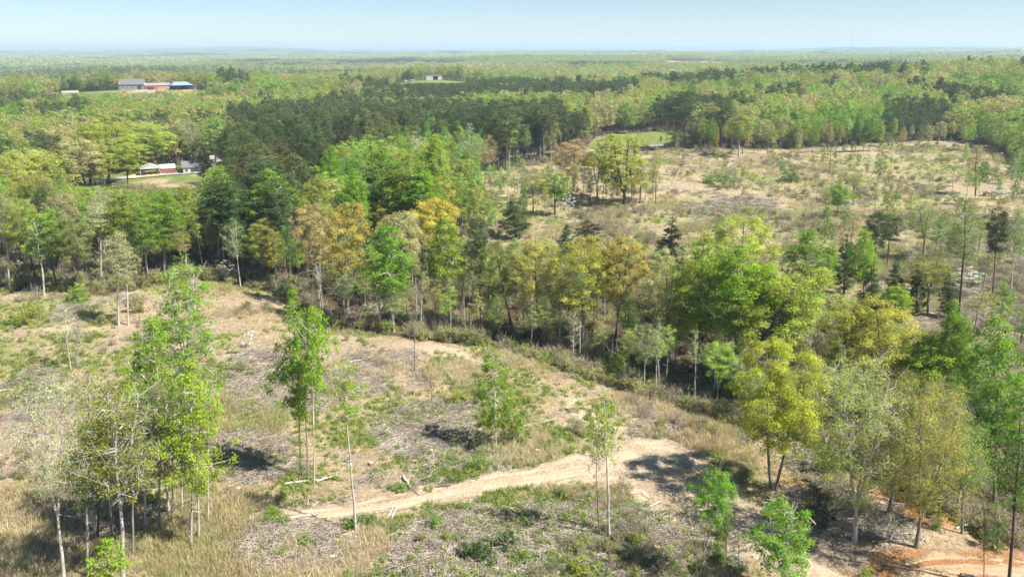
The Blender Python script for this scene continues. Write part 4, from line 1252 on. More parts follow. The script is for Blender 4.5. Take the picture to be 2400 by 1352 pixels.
def pine_mask(x, y):
    m = in_poly(x, y, PINES)
    brk = vn(x, y, 38, 67) + 0.4 * vn(x, y, 14, 68) > -0.12
    for p in PINE_FAR: m |= in_poly(x, y, p) & brk
    for p in PINE_EDGE: m |= in_poly(x, y, p)
    d = np.hypot(x, y)
    m |= (d > 900) & (vn(x, y * 0.55, 190, 61) + 0.4 * vn(x, y, 60, 62) > 0.42)
    m |= (d <= 900) & (vn(x, y, 45, 63) > 0.66)
    return m


HW = [(0.482, 0.402, 0.180), (0.428, 0.431, 0.104), (0.270, 0.400, 0.075), (0.170, 0.310, 0.050), (0.535, 0.490, 0.225), (0.407, 0.392, 0.162), (0.492, 0.431, 0.135), (0.330, 0.460, 0.085)]
HWP = np.array([0.06, 0.25, 0.22, 0.12, 0.1, 0.1, 0.03, 0.12])
HWN = ['tan', 'yellow-green', 'green', 'deep green', 'cream', 'grey-olive', 'gold', 'lime']


def hw_index(x, y, rng):
    i = rng.choice(len(HW), len(x), p=HWP)
    # neighbours lean to the same hue
    nn = np.where(np.hypot(x, y) > 800, vn(x, y * 0.6, 170, 69), vn(x, y, 55, 64))
    k = np.array([3, 2, 7, 1, 5, 4, 1, 2])[np.clip(((nn + 1) * 0.5 * 8).astype(int), 0, 7)]
    return np.where(rng.uniform(0, 1, len(x)) < 0.5, k, i)


SIDE_USED = {}


def beside(P, what):
    """words that tie a tree to the nearest one described by hand"""
    d = np.hypot(HX - P[0], HY - P[1])
    j = int(d.argmin())
    bx, _, _ = proj(P[0], P[1], P[2])
    hx, _, _ = proj(HX[j], HY[j], P[2])
    near = math.hypot(P[0], P[1]) < math.hypot(HX[j], HY[j])
    if abs(float(bx) - float(hx)) > 14:
        rel = 'left of' if bx < hx else 'right of'
    else:
        rel = 'in front of' if near else 'behind'
    ref = HEROES[j][2].split(',')[0]
    for cut in (' beside ', ' behind ', ' before ', ' in front of ', ' standing ', ' between ', ' left of ', ' right of ', ' near ', ' by ', ' above ', ' below ', ' under ', ' rising ', ' among ', ' hiding ', ' overhanging ', ' peeking ', ' peering ', ' showing ', ' at the '):
        if cut in ref: ref = ref.split(cut)[0]
    for cut in (' in the far clearing', ' on the far clearing'): ref = ref.replace(cut, '')
    if 'of the two' in ref and ref.startswith(('left', 'right')): ref = ref + ' one'
    ref = ' '.join(ref.split()[:6])
    t = f'{what} {rel} the {ref}'
    SIDE_USED.setdefault(t, []).append(float(d[j]))
    return t, float(d[j])


def ordinal(t, dist):
    L = sorted(SIDE_USED[t])
    if len(L) == 1: return t
    k = L.index(dist)
    w = ['nearest', 'second nearest', 'third nearest', 'fourth nearest', 'fifth nearest', 'sixth nearest', 'seventh nearest', 'eighth nearest', 'ninth nearest']
    return (w[k] if k < len(w) else 'far') + ' ' + t


def scatter_near():
    rng = np.random.default_rng(5)
    out = []
    # slim trees and saplings of the ravine
    n = 0
    x0, y0 = BELT.min(0); x1, y1 = BELT.max(0)
    pts = []
    while n < 345:
        x, y = rng.uniform(x0, x1), rng.uniform(y0, y1)
        if not in_poly(np.array([x]), np.array([y]), BELT)[0]: continue
        if pts and min((x - a) ** 2 + (y - b) ** 2 for a, b in pts) < 3: continue
        if np.min(np.hypot(HX - x, HY - y)) < 1.6: continue
        pts.append((x, y)); n += 1
        P = np.array([x, y, float(hgt(x, y))])
        u = rng.uniform()
        big = x > 25
        jn = int(np.argmin(np.hypot(RAVINE[:, 0] - x, RAVINE[:, 1] - y)))
        fr = 0.72 if math.hypot(x, y) < math.hypot(*RAVINE[jn]) + 2 else 1.0
        if n > 235:
            k, H, R, nm = 'pole', rng.uniform(9, 14.5), rng.uniform(0.6, 1.1), 'thin pole tree'
        elif u < 0.52:
            k, H, R, nm = 'slim', rng.uniform(11, 16.5) * fr, rng.uniform(1.0, 1.6), 'slim tree'
        elif u < 0.72:
            k, H, R, nm = 'airy', rng.uniform(11, 15.5) * fr, rng.uniform(1.6, 2.6), 'loose-crowned tree'
        elif u < 0.86:
            k, H, R, nm = 'young', rng.uniform(5, 9), rng.uniform(1.2, 2.0), 'young tree'
        elif u < 0.94:
            k, H, R, nm = 'oak', rng.uniform(11, 15) * fr, rng.uniform(2.2, 3.4), 'rounded tree'
        else:
            k, H, R, nm = 'bare', rng.uniform(9, 14), rng.uniform(0.8, 1.4), 'bare tree'
        bx = float(proj(*P)[0])
        row = np.interp(bx, [700, 870, 1000, 1110, 1200, 1300, 1540, 1600, 1700, 1850, 2000, 2150, 2300, 2400], [480, 490, 500, 540, 585, 580, 590, 570, 560, 640, 680, 750, 790, 780]) + rng.uniform(0, 60)
        H = max(3.5, min(H, top_height(P, row)))
        ci = rng.choice(6, p=[0.22, 0.24, 0.22, 0.18, 0.07, 0.07])
        c = [(0.45, 0.51, 0.15), (0.51, 0.55, 0.16), (0.39, 0.53, 0.12), (0.33, 0.49, 0.09), (0.51, 0.52, 0.23), (0.57, 0.54, 0.18)][ci]
        cn = ['olive', 'yellow-olive', 'light green', 'green', 'pale olive', 'golden'][ci]
        bi = rng.choice(3, p=[0.55, 0.3, 0.15])
        out.append((k, P, H, R, vary(c, rng, 0.15), [B_PALE, B_GREY, B_DARK][bi], f'{["pale", "grey", "dark"][bi]}-stemmed {cn} {nm}', 'slim trees filling the ravine'))
    # individual pines of the dark stand: the nearest rows
    X, Y = jitter(150, 520, 6.0, rng)
    m = in_poly(X, Y, PINES)
    X, Y = X[m], Y[m]
    o = np.argsort(np.hypot(X, Y))
    pin, rest = o[:250], o[250:]
    Z = hgt(X, Y)
    for j in pin:
        if rng.uniform() < 0.09:
            P = np.array([X[j], Y[j], Z[j]])
            out.append(('poplar', P, rng.uniform(17, 22), rng.uniform(2.4, 3.2), vary(HW[rng.choice([1, 2, 3])], rng), B_PALE, 'broadleaf within the pine stand', 'broadleaf trees within the pine stand'))
            continue
        P = np.array([X[j], Y[j], Z[j]])
        front = np.min(np.hypot(HX - P[0], HY - P[1])) < 7
        out.append(('pine', P, rng.uniform(16.5, 25.0), rng.uniform(2.6, 4.1), vary(C_PINE, rng, 0.42, 0.18), B_PINE, 'stand-edge pine' if front else 'PINE', 'pines of the dark stand'))
    restp = [(X[j], Y[j], Z[j]) for j in rest]
    # mixed trees at the edges of the clearings
    X, Y = jitter(150, 520, 6.2, rng)
    m = ~is_open(X, Y) & ~in_poly(X, Y, PINES) & ~in_poly(X, Y, BELT)
    X, Y = X[m], Y[m]
    keep = np.array([np.min(np.hypot(HX - a, HY - b)) > 3.0 for a, b in zip(X, Y)])
    X, Y = X[keep], Y[keep]
    pm = pine_mask(X, Y)
    hi = hw_index(X, Y, rng)
    d = np.hypot(X, Y)
    lw = (X < 0) & (d < 320)
    hi = np.where(lw & np.isin(hi, [0, 4, 5, 6]) & (rng.uniform(0, 1, len(X)) < 0.75), rng.choice([1, 2, 7, 2], len(X)), hi)
    edge = seg_dist(X, Y, np.vstack([CLEAR_R, CLEAR_R[:1]])) < 14
    score = d - 120 * edge
    ang = np.abs(np.arctan2(X, Y)) < math.radians(35.5)
    o = [j for j in np.argsort(score) if ang[j]]
    ind = set(o[:250])
    restm = []
    for j in range(len(X)):
        P = np.array([X[j], Y[j], float(hgt(X[j], Y[j]))])
        left_wood = X[j] < 0 and d[j] < 300
        H = rng.uniform(15, 21) if not left_wood else rng.uniform(13, 19)
        if edge[j] and X[j] > 60: H = rng.uniform(10, 17)
        H = clear_view(P, H)
        if H < 4: continue
        if j in ind:
            if pm[j]:
                out.append(('pine', P, H * 1.12, rng.uniform(2.2, 3.2), vary(C_PINE, rng), B_PINE, 'dark pine', 'pines scattered through the mixed wood'))
            else:
                k = rng.choice(['poplar', 'oak', 'airy', 'slim'], p=[0.36, 0.24, 0.28, 0.12])
                R = {'poplar': 2.9, 'oak': 3.9, 'airy': 2.6, 'slim': 1.5}[k] * rng.uniform(0.8, 1.2) * min(1.1, H / 16)
                nm = {'poplar': 'full-crowned tree', 'oak': 'round-topped tree', 'airy': 'loose-crowned tree', 'slim': 'slim tree'}[k]
                bi = rng.choice(3, p=[0.4, 0.35, 0.25])
                out.append((k, P, H, R, vary(HW[hi[j]], rng, 0.15), [B_PALE, B_GREY, B_DARK][bi], f'{["pale", "grey", "dark"][bi]}-stemmed {HWN[hi[j]]} {nm}', 'trees of the mixed wood around the clearings'))
        else:
            restm.append((X[j], Y[j], P[2], H, 9 if pm[j] else hi[j]))
    for i, px in enumerate(list(range(1640, 2360, 19))):
        P = gp(px + rng.uniform(-8, 8), (352 - (px - 1640) * 0.012) + rng.uniform(-4, 14))
        k = ['poplar', 'airy', 'young', 'slim', 'oak'][rng.choice(5, p=[0.25, 0.3, 0.2, 0.15, 0.1])]
        ci = rng.choice(8, p=HWP)
        H = rng.uniform(11, 17)
        out.append((k, P, H, {'poplar': 2.4, 'airy': 2.2, 'young': 2.0, 'slim': 1.4, 'oak': 2.9}[k] * rng.uniform(0.8, 1.2), vary(HW[ci], rng, 0.15), B_GREY, f'{HWN[ci]} tree in the edge row', 'edge row of the far clearing'))
    for px, py in [(1125, 470), (1150, 455), (1172, 470), (1205, 480), (1232, 470), (1262, 480), (1280, 465), (1318, 470), (1330, 440), (1366, 470), (1384, 480), (1412, 476), (1428, 450), (1445, 482), (1480, 470), (1512, 470), (1528, 455), (1160, 520), (1225, 530), (1275, 515), (1150, 545), (1345, 490)]:
        P = gp(px, py)
        k = ['airy', 'slim', 'young'][rng.choice(3)]
        ci = rng.choice(8, p=HWP)
        H = rng.uniform(9, 15)
        out.append((k, P, H, {'airy': 2.1, 'young': 1.9, 'slim': 1.4}[k] * rng.uniform(0.8, 1.2), vary(HW[ci], rng, 0.15), B_GREY, f'{HWN[ci]} {"slim" if k == "slim" else "small"} tree', 'clump at the left of the far clearing'))
    x0, y0 = CLEAR_R.min(0); x1, y1 = CLEAR_R.max(0)
    n = 0
    while n < 60:
        x, y = rng.uniform(x0, x1), rng.uniform(y0, y1)
        q = np.array([x]), np.array([y])
        if not in_poly(*q, CLEAR_R)[0] or abs(math.atan2(x, y)) > math.radians(33.5): continue
        px, py, _ = proj(x, y, 0.0)
        side = px > 2150 and py > 420
        if not side and (rng.uniform() < 0.45 or (px < 1650 and py > 470)): continue
        if np.min(np.hypot(HX - x, HY - y)) < 3: continue
        n += 1
        k = ['airy', 'slim', 'sapling', 'young'][rng.choice(4, p=[0.25, 0.3, 0.2, 0.25])]
        ci = rng.choice(8, p=HWP)
        H = rng.uniform(7, 14) if side else rng.uniform(2.5, 8)
        R = H * rng.uniform(0.13, 0.2) * (0.7 if k == 'slim' else 1.0)
        out.append((k, np.array([x, y, float(hgt(x, y))]), H, R, vary(HW[ci], rng, 0.15), [B_PALE, B_GREY][rng.integers(2)], f'{HWN[ci]} {"slim tree" if side else "scrub tree"}', 'scrub trees of the far clearing'))
    # a few young trees dotted over the far clearing
    for px, py, h, ci in [(1700, 400, 6, 2), (1760, 395, 5, 1), (1810, 390, 7, 1), (1640, 400, 6, 1), (1600, 385, 5, 3), (1740, 420, 4, 2), (1830, 410, 7, 2), (1905, 400, 6, 1), (1870, 385, 8, 1), (2010, 395, 6, 2), (1580, 420, 5, 1), (1680, 380, 7, 2), (1930, 380, 7, 1), (2080, 545, 9, 2), (2130, 520, 8, 1), (2200, 560, 7, 2), (2290, 600, 8, 1), (2240, 520, 7, 1), (1990, 600, 9, 1), (1930, 590, 9, 2), (2340, 790, 10, 2), (2280, 800, 9, 1), (2380, 860, 10, 3), (2200, 700, 8, 1), (1720, 545, 5, 2), (2330, 360, 8, 4), (2360, 380, 9, 1), (2390, 395, 9, 0), (1160, 430, 6, 2), (1225, 420, 7, 1), (1290, 430, 6, 5), (1420, 470, 6, 2), (1440, 470, 6, 1), (1485, 470, 5, 5), (2300, 690, 9, 4), (2335, 640, 8, 5), (2385, 620, 9, 2), (2100, 470, 5, 2), (1975, 555, 8, 3), (1935, 520, 8, 1), (2050, 470, 5, 1), (2260, 560, 7, 5)]:
        P = gp(px, py)
        k = ['airy', 'slim', 'sapling'][ci % 3]
        out.append((k, P, float(h) * rng.uniform(0.9, 1.25), h * 0.2, HW[ci], B_GREY, f'{HWN[ci]} young tree', 'young trees dotted over the far clearing'))
    tied = []
    for k, P, H, R, c, b, lb, g in out:
        if lb == 'PINE':
            tied.append(('dark green pine standing in the dense pine stand behind the bright poplars', None))
        else:
            tied.append(beside(P, lb))
    for (k, P, H, R, c, b, lb, g), (t, dd) in zip(out, tied):
        add_tree(k, P, H, R, c, b, t if dd is None else ordinal(t, dd), group=g, tilt=rng.normal(0, 0.02), tilt_y=rng.normal(0, 0.02))
    return restp, restm


REST_PINES, REST_MIX = scatter_near()


# ---- geometry-node scatter for what nobody could count
def scatter(name, P, rz, sc, vi, kit, label, cat):
    cols = np.array([list(k.color) for k in kit], np.float32)[np.asarray(vi, int)]
    n = len(P)
    me = bpy.data.meshes.new(name)
    me.vertices.add(n)
    me.vertices.foreach_set("co", np.asarray(P, np.float32).ravel())
    a = me.attributes.new('rz', 'FLOAT', 'POINT'); a.data.foreach_set("value", np.asarray(rz, np.float32))
    a = me.attributes.new('sc', 'FLOAT_VECTOR', 'POINT'); a.data.foreach_set("vector", np.asarray(sc, np.float32).ravel())
    a = me.attributes.new('vi', 'INT', 'POINT'); a.data.foreach_set("value", np.asarray(vi, np.int32))
    a = me.attributes.new('icol', 'FLOAT_COLOR', 'POINT'); a.data.foreach_set("color", cols.ravel())
    me.update()
    o = new_obj(name, me)
    coll = bpy.data.collections.new(name + '_kit')
    for k in kit: coll.objects.link(k)
    ng = bpy.data.node_groups.new(name + '_scatter', 'GeometryNodeTree')
    ng.interface.new_socket('Geometry', in_out='INPUT', socket_type='NodeSocketGeometry')
    ng.interface.new_socket('Geometry', in_out='OUTPUT', socket_type='NodeSocketGeometry')
    nd = ng.nodes
    gi = nd.new('NodeGroupInput'); go = nd.new('NodeGroupOutput')
    ci = nd.new('GeometryNodeCollectionInfo')
    ci.inputs['Collection'].default_value = coll
    ci.inputs['Separate Children'].default_value = True
    ci.inputs['Reset Children'].default_value = True
    iop = nd.new('GeometryNodeInstanceOnPoints')
    iop.inputs['Pick Instance'].default_value = True

    def at(nm, typ):
        q = nd.new('GeometryNodeInputNamedAttribute'); q.data_type = typ; q.inputs['Name'].default_value = nm
        return q.outputs[0]
    cx = nd.new('ShaderNodeCombineXYZ')
    L = ng.links.new
    L(at('rz', 'FLOAT'), cx.inputs[2])
    L(gi.outputs[0], iop.inputs['Points'])
    L(ci.outputs[0], iop.inputs['Instance'])
    L(at('vi', 'INT'), iop.inputs['Instance Index'])
    L(cx.outputs[0], iop.inputs['Rotation'])
    L(at('sc', 'FLOAT_VECTOR'), iop.inputs['Scale'])
    L(iop.outputs[0], go.inputs[0])
    md = o.modifiers.new('scatter', 'NODES')
    md.node_group = ng
    tag(o, label, cat, kind='stuff')
    return o


def kit_tree(i, mesh, color):
    return new_obj(f'kit_{i:03d}', mesh, color=color, link=False)


def lod_mesh(name, seed, leafmat, **kw):
    (V, Q), lv = gen_tree(seed, **kw)
    n = len(V)
    VV = np.concatenate([V, lv[0]])
    QQ = np.concatenate([Q, lv[1] + n])
    qm = np.concatenate([np.zeros(len(Q), int), np.ones(len(lv[1]), int)])
    tint = np.concatenate([np.full(n, 0.5), lv[2]])
    return np_mesh(name, VV, quads=QQ, mats=[M_BARKF, leafmat], qmat=qm, pattr={'tint': tint})


def build_forest():
    rng = np.random.default_rng(77)
    kit = []
    # shapes for 300 to 1000 metres
    hw1 = [lod_mesh('wood_tree', 300 + i, M_LEAFI, H=17, R=[4.4, 4.9, 3.6, 4.2][i], cb=0.3, prof=['dome', 'dome', 'ovoid', 'dome'][i], tr=0.2, limbs=7, up=0.8, clumps=110, crad=1.1, per=24, leaf=0.48, shell=0.33, lobes=0.28, leafup=0.65, twigs=False) for i in range(4)]
    pn1 = [lod_mesh('wood_pine', 320 + i, M_NEEDLEI, H=22, R=3.0, cb=0.42, prof='pine', tr=0.2, limbs=8, up=0.25, clumps=60, crad=1.1, per=36, leaf=0.55, aspect=0.45, shell=0.42, lobes=0.32, flat=0.65, needle=True, twigs=False) for i in range(3)]
    for c in HW:
        for m in hw1: kit.append(kit_tree(len(kit), m, c))
    p0 = len(kit)
    for m in pn1: kit.append(kit_tree(len(kit), m, C_PINE))
    # beyond 1000 metres: fewer, larger leaf masses
    l2 = len(kit)
    hw2 = [lod_mesh('far_tree', 340 + i, M_LEAFI, H=17, R=6.2, cb=0.2, prof='dome', tr=0.2, limbs=2, clumps=46, crad=1.7, per=12, leaf=1.0, shell=0.33, lobes=0.28, leafup=0.7, twigs=False) for i in range(2)]
    pn2 = [lod_mesh('far_pine', 350 + i, M_NEEDLEI, H=21, R=3.6, cb=0.3, prof='pine', tr=0.2, limbs=2, clumps=34, crad=1.3, per=9, leaf=1.1, aspect=0.6, shell=0.45, lobes=0.3, twigs=False) for i in range(2)]
    for c in HW:
        for m in hw2: kit.append(kit_tree(len(kit), m, c))
    p2 = len(kit)
    for m in pn2: kit.append(kit_tree(len(kit), m, C_PINE))

    # whole patches of canopy beyond 3 kilometres
    def patch(seed, pine, size=90.0, n=120, lz=17.0):
        r = np.random.default_rng(seed)
        c = r.uniform(-size / 2, size / 2, (n, 2))
        h = r.uniform(0.75, 1.15, n) * lz
        per = 10
        ci = np.repeat(np.arange(n), per)
        dr = unit(r, n * per)
        dr[:, 2] = np.abs(dr[:, 2])
        rad = np.array([5.0, 5.0, 5.5])
        pos = np.stack([c[ci, 0], c[ci, 1], h[ci] - 5.5], -1) + dr * rad
        nrm = dr + unit(r, n * per) * 0.5
        nrm /= np.linalg.norm(nrm, axis=1)[:, None]
        tint = np.clip(0.5 + r.normal(0, 0.2, n * per), 0, 1)
        V, Q, T = leaf_quads(r, pos, nrm, 4.2, 0.8, tint)
        if pine:
            cc = np.tile(np.array(C_PINE), (n, 1))
            m = r.uniform(size=n) < 0.12
            cc[m] = HW[2]
        else:
            pp = HWP * r.uniform(0.1, 2.2, len(HW)); pp /= pp.sum()
            cc = np.array(HW)[r.choice(len(HW), n, p=pp)]
            m = r.uniform(size=n) < 0.07
            cc[m] = C_PINE
        tc = np.concatenate([np.repeat(np.repeat(cc, per, 0), 4, 0), np.ones((len(V), 1))], 1)
        return np_mesh('canopy_patch', V, quads=Q, mats=[M_CANOPY], pattr={'tint': T}, cattr={'tcol': tc})
    l3 = len(kit)
    for i in range(5): kit.append(kit_tree(len(kit), patch(400 + i, False), (1, 1, 1)))
    p3 = len(kit)
    for i in range(2): kit.append(kit_tree(len(kit), patch(420 + i, True), (1, 1, 1)))

    P, SC, VI = [], [], []

    def put(x, y, z, h, r, v):
        P.append((x, y, z)); SC.append((r, r, h)); VI.append(v)
    for x, y, z in REST_PINES: put(x, y, z - 0.2, rng.uniform(0.95, 1.14), rng.uniform(0.85, 1.2), p0 + rng.integers(3))
    for x, y, z, H, c in REST_MIX:
        if c == 9: put(x, y, z - 0.2, H / 20, rng.uniform(0.85, 1.15), p0 + rng.integers(3))
        else: put(x, y, z - 0.2, H / 17, rng.uniform(0.85, 1.2) * min(1, H / 14), c * 4 + rng.integers(4))

    def area(d0, d1, cell, far):
        X, Y = jitter(d0, d1, cell, rng)
        m = ~is_open(X, Y)
        if not far: m &= ~in_poly(X, Y, PINES)
        X, Y = X[m], Y[m]
        Z = hgt(X, Y)
        pm = pine_mask(X, Y)
        hi = hw_index(X, Y, rng)
        H = np.where(pm, rng.uniform(18, 24, len(X)), rng.uniform(12.0, 21.5, len(X)))
        bx, ty, _ = proj(X, Y, Z + H)
        dd = np.hypot(X, Y)
        for x0, x1, row, dist in VIEWS:
            bad = (dd < dist - 4) & (bx > x0 - 10) & (bx < x1 + 10) & (ty < row)
            for j in np.nonzero(bad)[0]:
                H[j] = min(H[j], top_height((X[j], Y[j], Z[j]), row + 1))
        for j in range(len(X)):
            if H[j] < 3.5: continue
            if pm[j]: v = (p2 + rng.integers(2)) if far else (p0 + rng.integers(3))
            else: v = (l2 + hi[j] * 2 + rng.integers(2)) if far else (hi[j] * 4 + rng.integers(4))
            r = rng.uniform(0.7, 1.4) * min(1.0, H[j] / 13) * (1.12 if far else 1)
            put(X[j], Y[j], Z[j] - 0.3, H[j] / (21 if pm[j] else 17), r, v)
    area(520, 1000, 7.0, False)
    area(1000, 3000, 11.5, True)
    for d0, d1, cell in ((3000, 9000, 78), (9000, 24500, 190)):
        X, Y = jitter(d0, d1, cell, rng, math.radians(38))
        Z = hgt(X, Y)
        pm = vn(X, Y * 0.4, 420, 65) + 0.5 * vn(X, Y, 160, 66) > 0.34
        s = cell / 78
        for j in range(len(X)):
            put(X[j], Y[j], Z[j] - 0.5, rng.uniform(0.9, 1.15), s, (p3 + rng.integers(2)) if pm[j] else (l3 + rng.integers(5)))
    n = len(P)
    scatter('forest', np.array(P), rng.uniform(0, 6.28, n), np.array(SC), np.array(VI), kit,
            'endless spring forest of tan, green and dark pine crowns to the horizon', 'forest')
    return n


print('forest instances', build_forest())
# ------------------------------------------------------------------ ground cover
def blades(seed, n, h, w, spread, mat, bend=0.35):
    r = np.random.default_rng(seed)
    az = r.uniform(0, 6.28, n)
    rad = spread * np.sqrt(r.uniform(0, 1, n))
    b = np.stack([np.cos(az) * rad, np.sin(az) * rad, np.full(n, -0.05)], -1)
    hh = h * r.uniform(0.5, 1.15, n)
    out = r.uniform(0, bend, n) * hh
    a2 = az + r.normal(0, 0.8, n)
    mid = b + np.stack([np.cos(a2) * out * 0.35, np.sin(a2) * out * 0.35, hh * 0.6], -1)
    tip = b + np.stack([np.cos(a2) * out, np.sin(a2) * out, hh], -1)
    ph = r.uniform(0, 6.28, n)
    s = np.stack([np.cos(ph), np.sin(ph), np.zeros(n)], -1) * w * 0.5
    V = np.stack([b - s, b + s, mid + s * 0.8, mid - s * 0.8, tip], 1).reshape(-1, 3)
    k = np.arange(n)[:, None] * 5
    Q = k + np.array([[0, 1, 2, 3]])
    T = k + np.array([[3, 2, 4]])
    t = np.repeat(np.clip(0.5 + r.normal(0, 0.22, n), 0, 1), 5)
    return np_mesh('tuft', V, quads=Q, tris=T, mats=[mat], pattr={'tint': t})


def leafy(seed, n, h, R, size, mat):
    r = np.random.default_rng(seed)
    d = unit(r, n)
    d[:, 2] = np.abs(d[:, 2])
    c = d * np.array([R, R, h]) * (r.uniform(0, 1, n) ** 0.5)[:, None]
    nr = d * 0.5 + unit(r, n) * 0.6 + np.array([0, 0, 0.5])
    nr /= np.linalg.norm(nr, axis=1)[:, None]
    V, Q, t = leaf_quads(r, c, nr, size, 0.6, np.clip(0.5 + r.normal(0, 0.2, n), 0, 1))
    return np_mesh('weed', V, quads=Q, mats=[mat], pattr={'tint': t})


def sticks(seed, n, R, lmax, rmax, mat, flatness=0.12):
    r = np.random.default_rng(seed)
    c = np.stack([r.normal(0, R * 0.5, n), r.normal(0, R * 0.5, n), np.abs(r.normal(0.08, 0.12, n))], -1)
    main = r.uniform(0, 3.14)
    az = np.where(r.uniform(size=n) < 0.55, main + r.normal(0, 0.45, n), r.uniform(0, 6.28, n))
    L = lmax * r.uniform(0.2, 1, n) ** 1.6
    d = np.stack([np.cos(az), np.sin(az), r.normal(0, flatness, n)], -1) * L[:, None] * 0.5
    ra = rmax * r.uniform(0.25, 1, n) ** 1.5 + 0.008
    V, Q = cones(c - d, c + d, ra, ra * 0.5, 3)
    t = np.repeat(np.clip(0.5 + r.normal(0, 0.25, n), 0, 1), 6)
    return np_mesh('sticks', V, quads=Q, mats=[mat], pattr={'tint': t})


def wedge(rng, n, dmin, dmax, p=1.0, half=math.radians(37)):
    """positions thinning with distance as 1/d"""
    u = rng.uniform(0, 1, n)
    if p == 1.0: d = dmin + (dmax - dmin) * u
    else: d = dmin * (dmax / dmin) ** u
    a = rng.uniform(-half, half, n)
    return d * np.sin(a), d * np.cos(a), d


def free_of_road(x, y, m=1.0):
    ok = np.ones(len(x), bool)
    dm, sm, _ = seg_dist(x, y, TRACK_MAIN, True)
    cl = np.concatenate([[0], np.cumsum(np.hypot(*np.diff(TRACK_MAIN, axis=0).T))])
    ok &= dm + 1.3 * vn(x, y, 2.5, 71) > (np.interp(sm, cl, TRACK_W) * 0.95 + 0.3) * m
    ok &= seg_dist(x, y, TRACK_RED) + 1.5 * vn(x, y, 2.5, 71) > 3.0 * m
    ok &= seg_dist(x, y, PAVED) > 4
    return ok


M_STRAW = leaf_material('straw', 0.42, 'instance')
M_STICK = leaf_material('stick', 0.0, 'instance', spread=1.2)


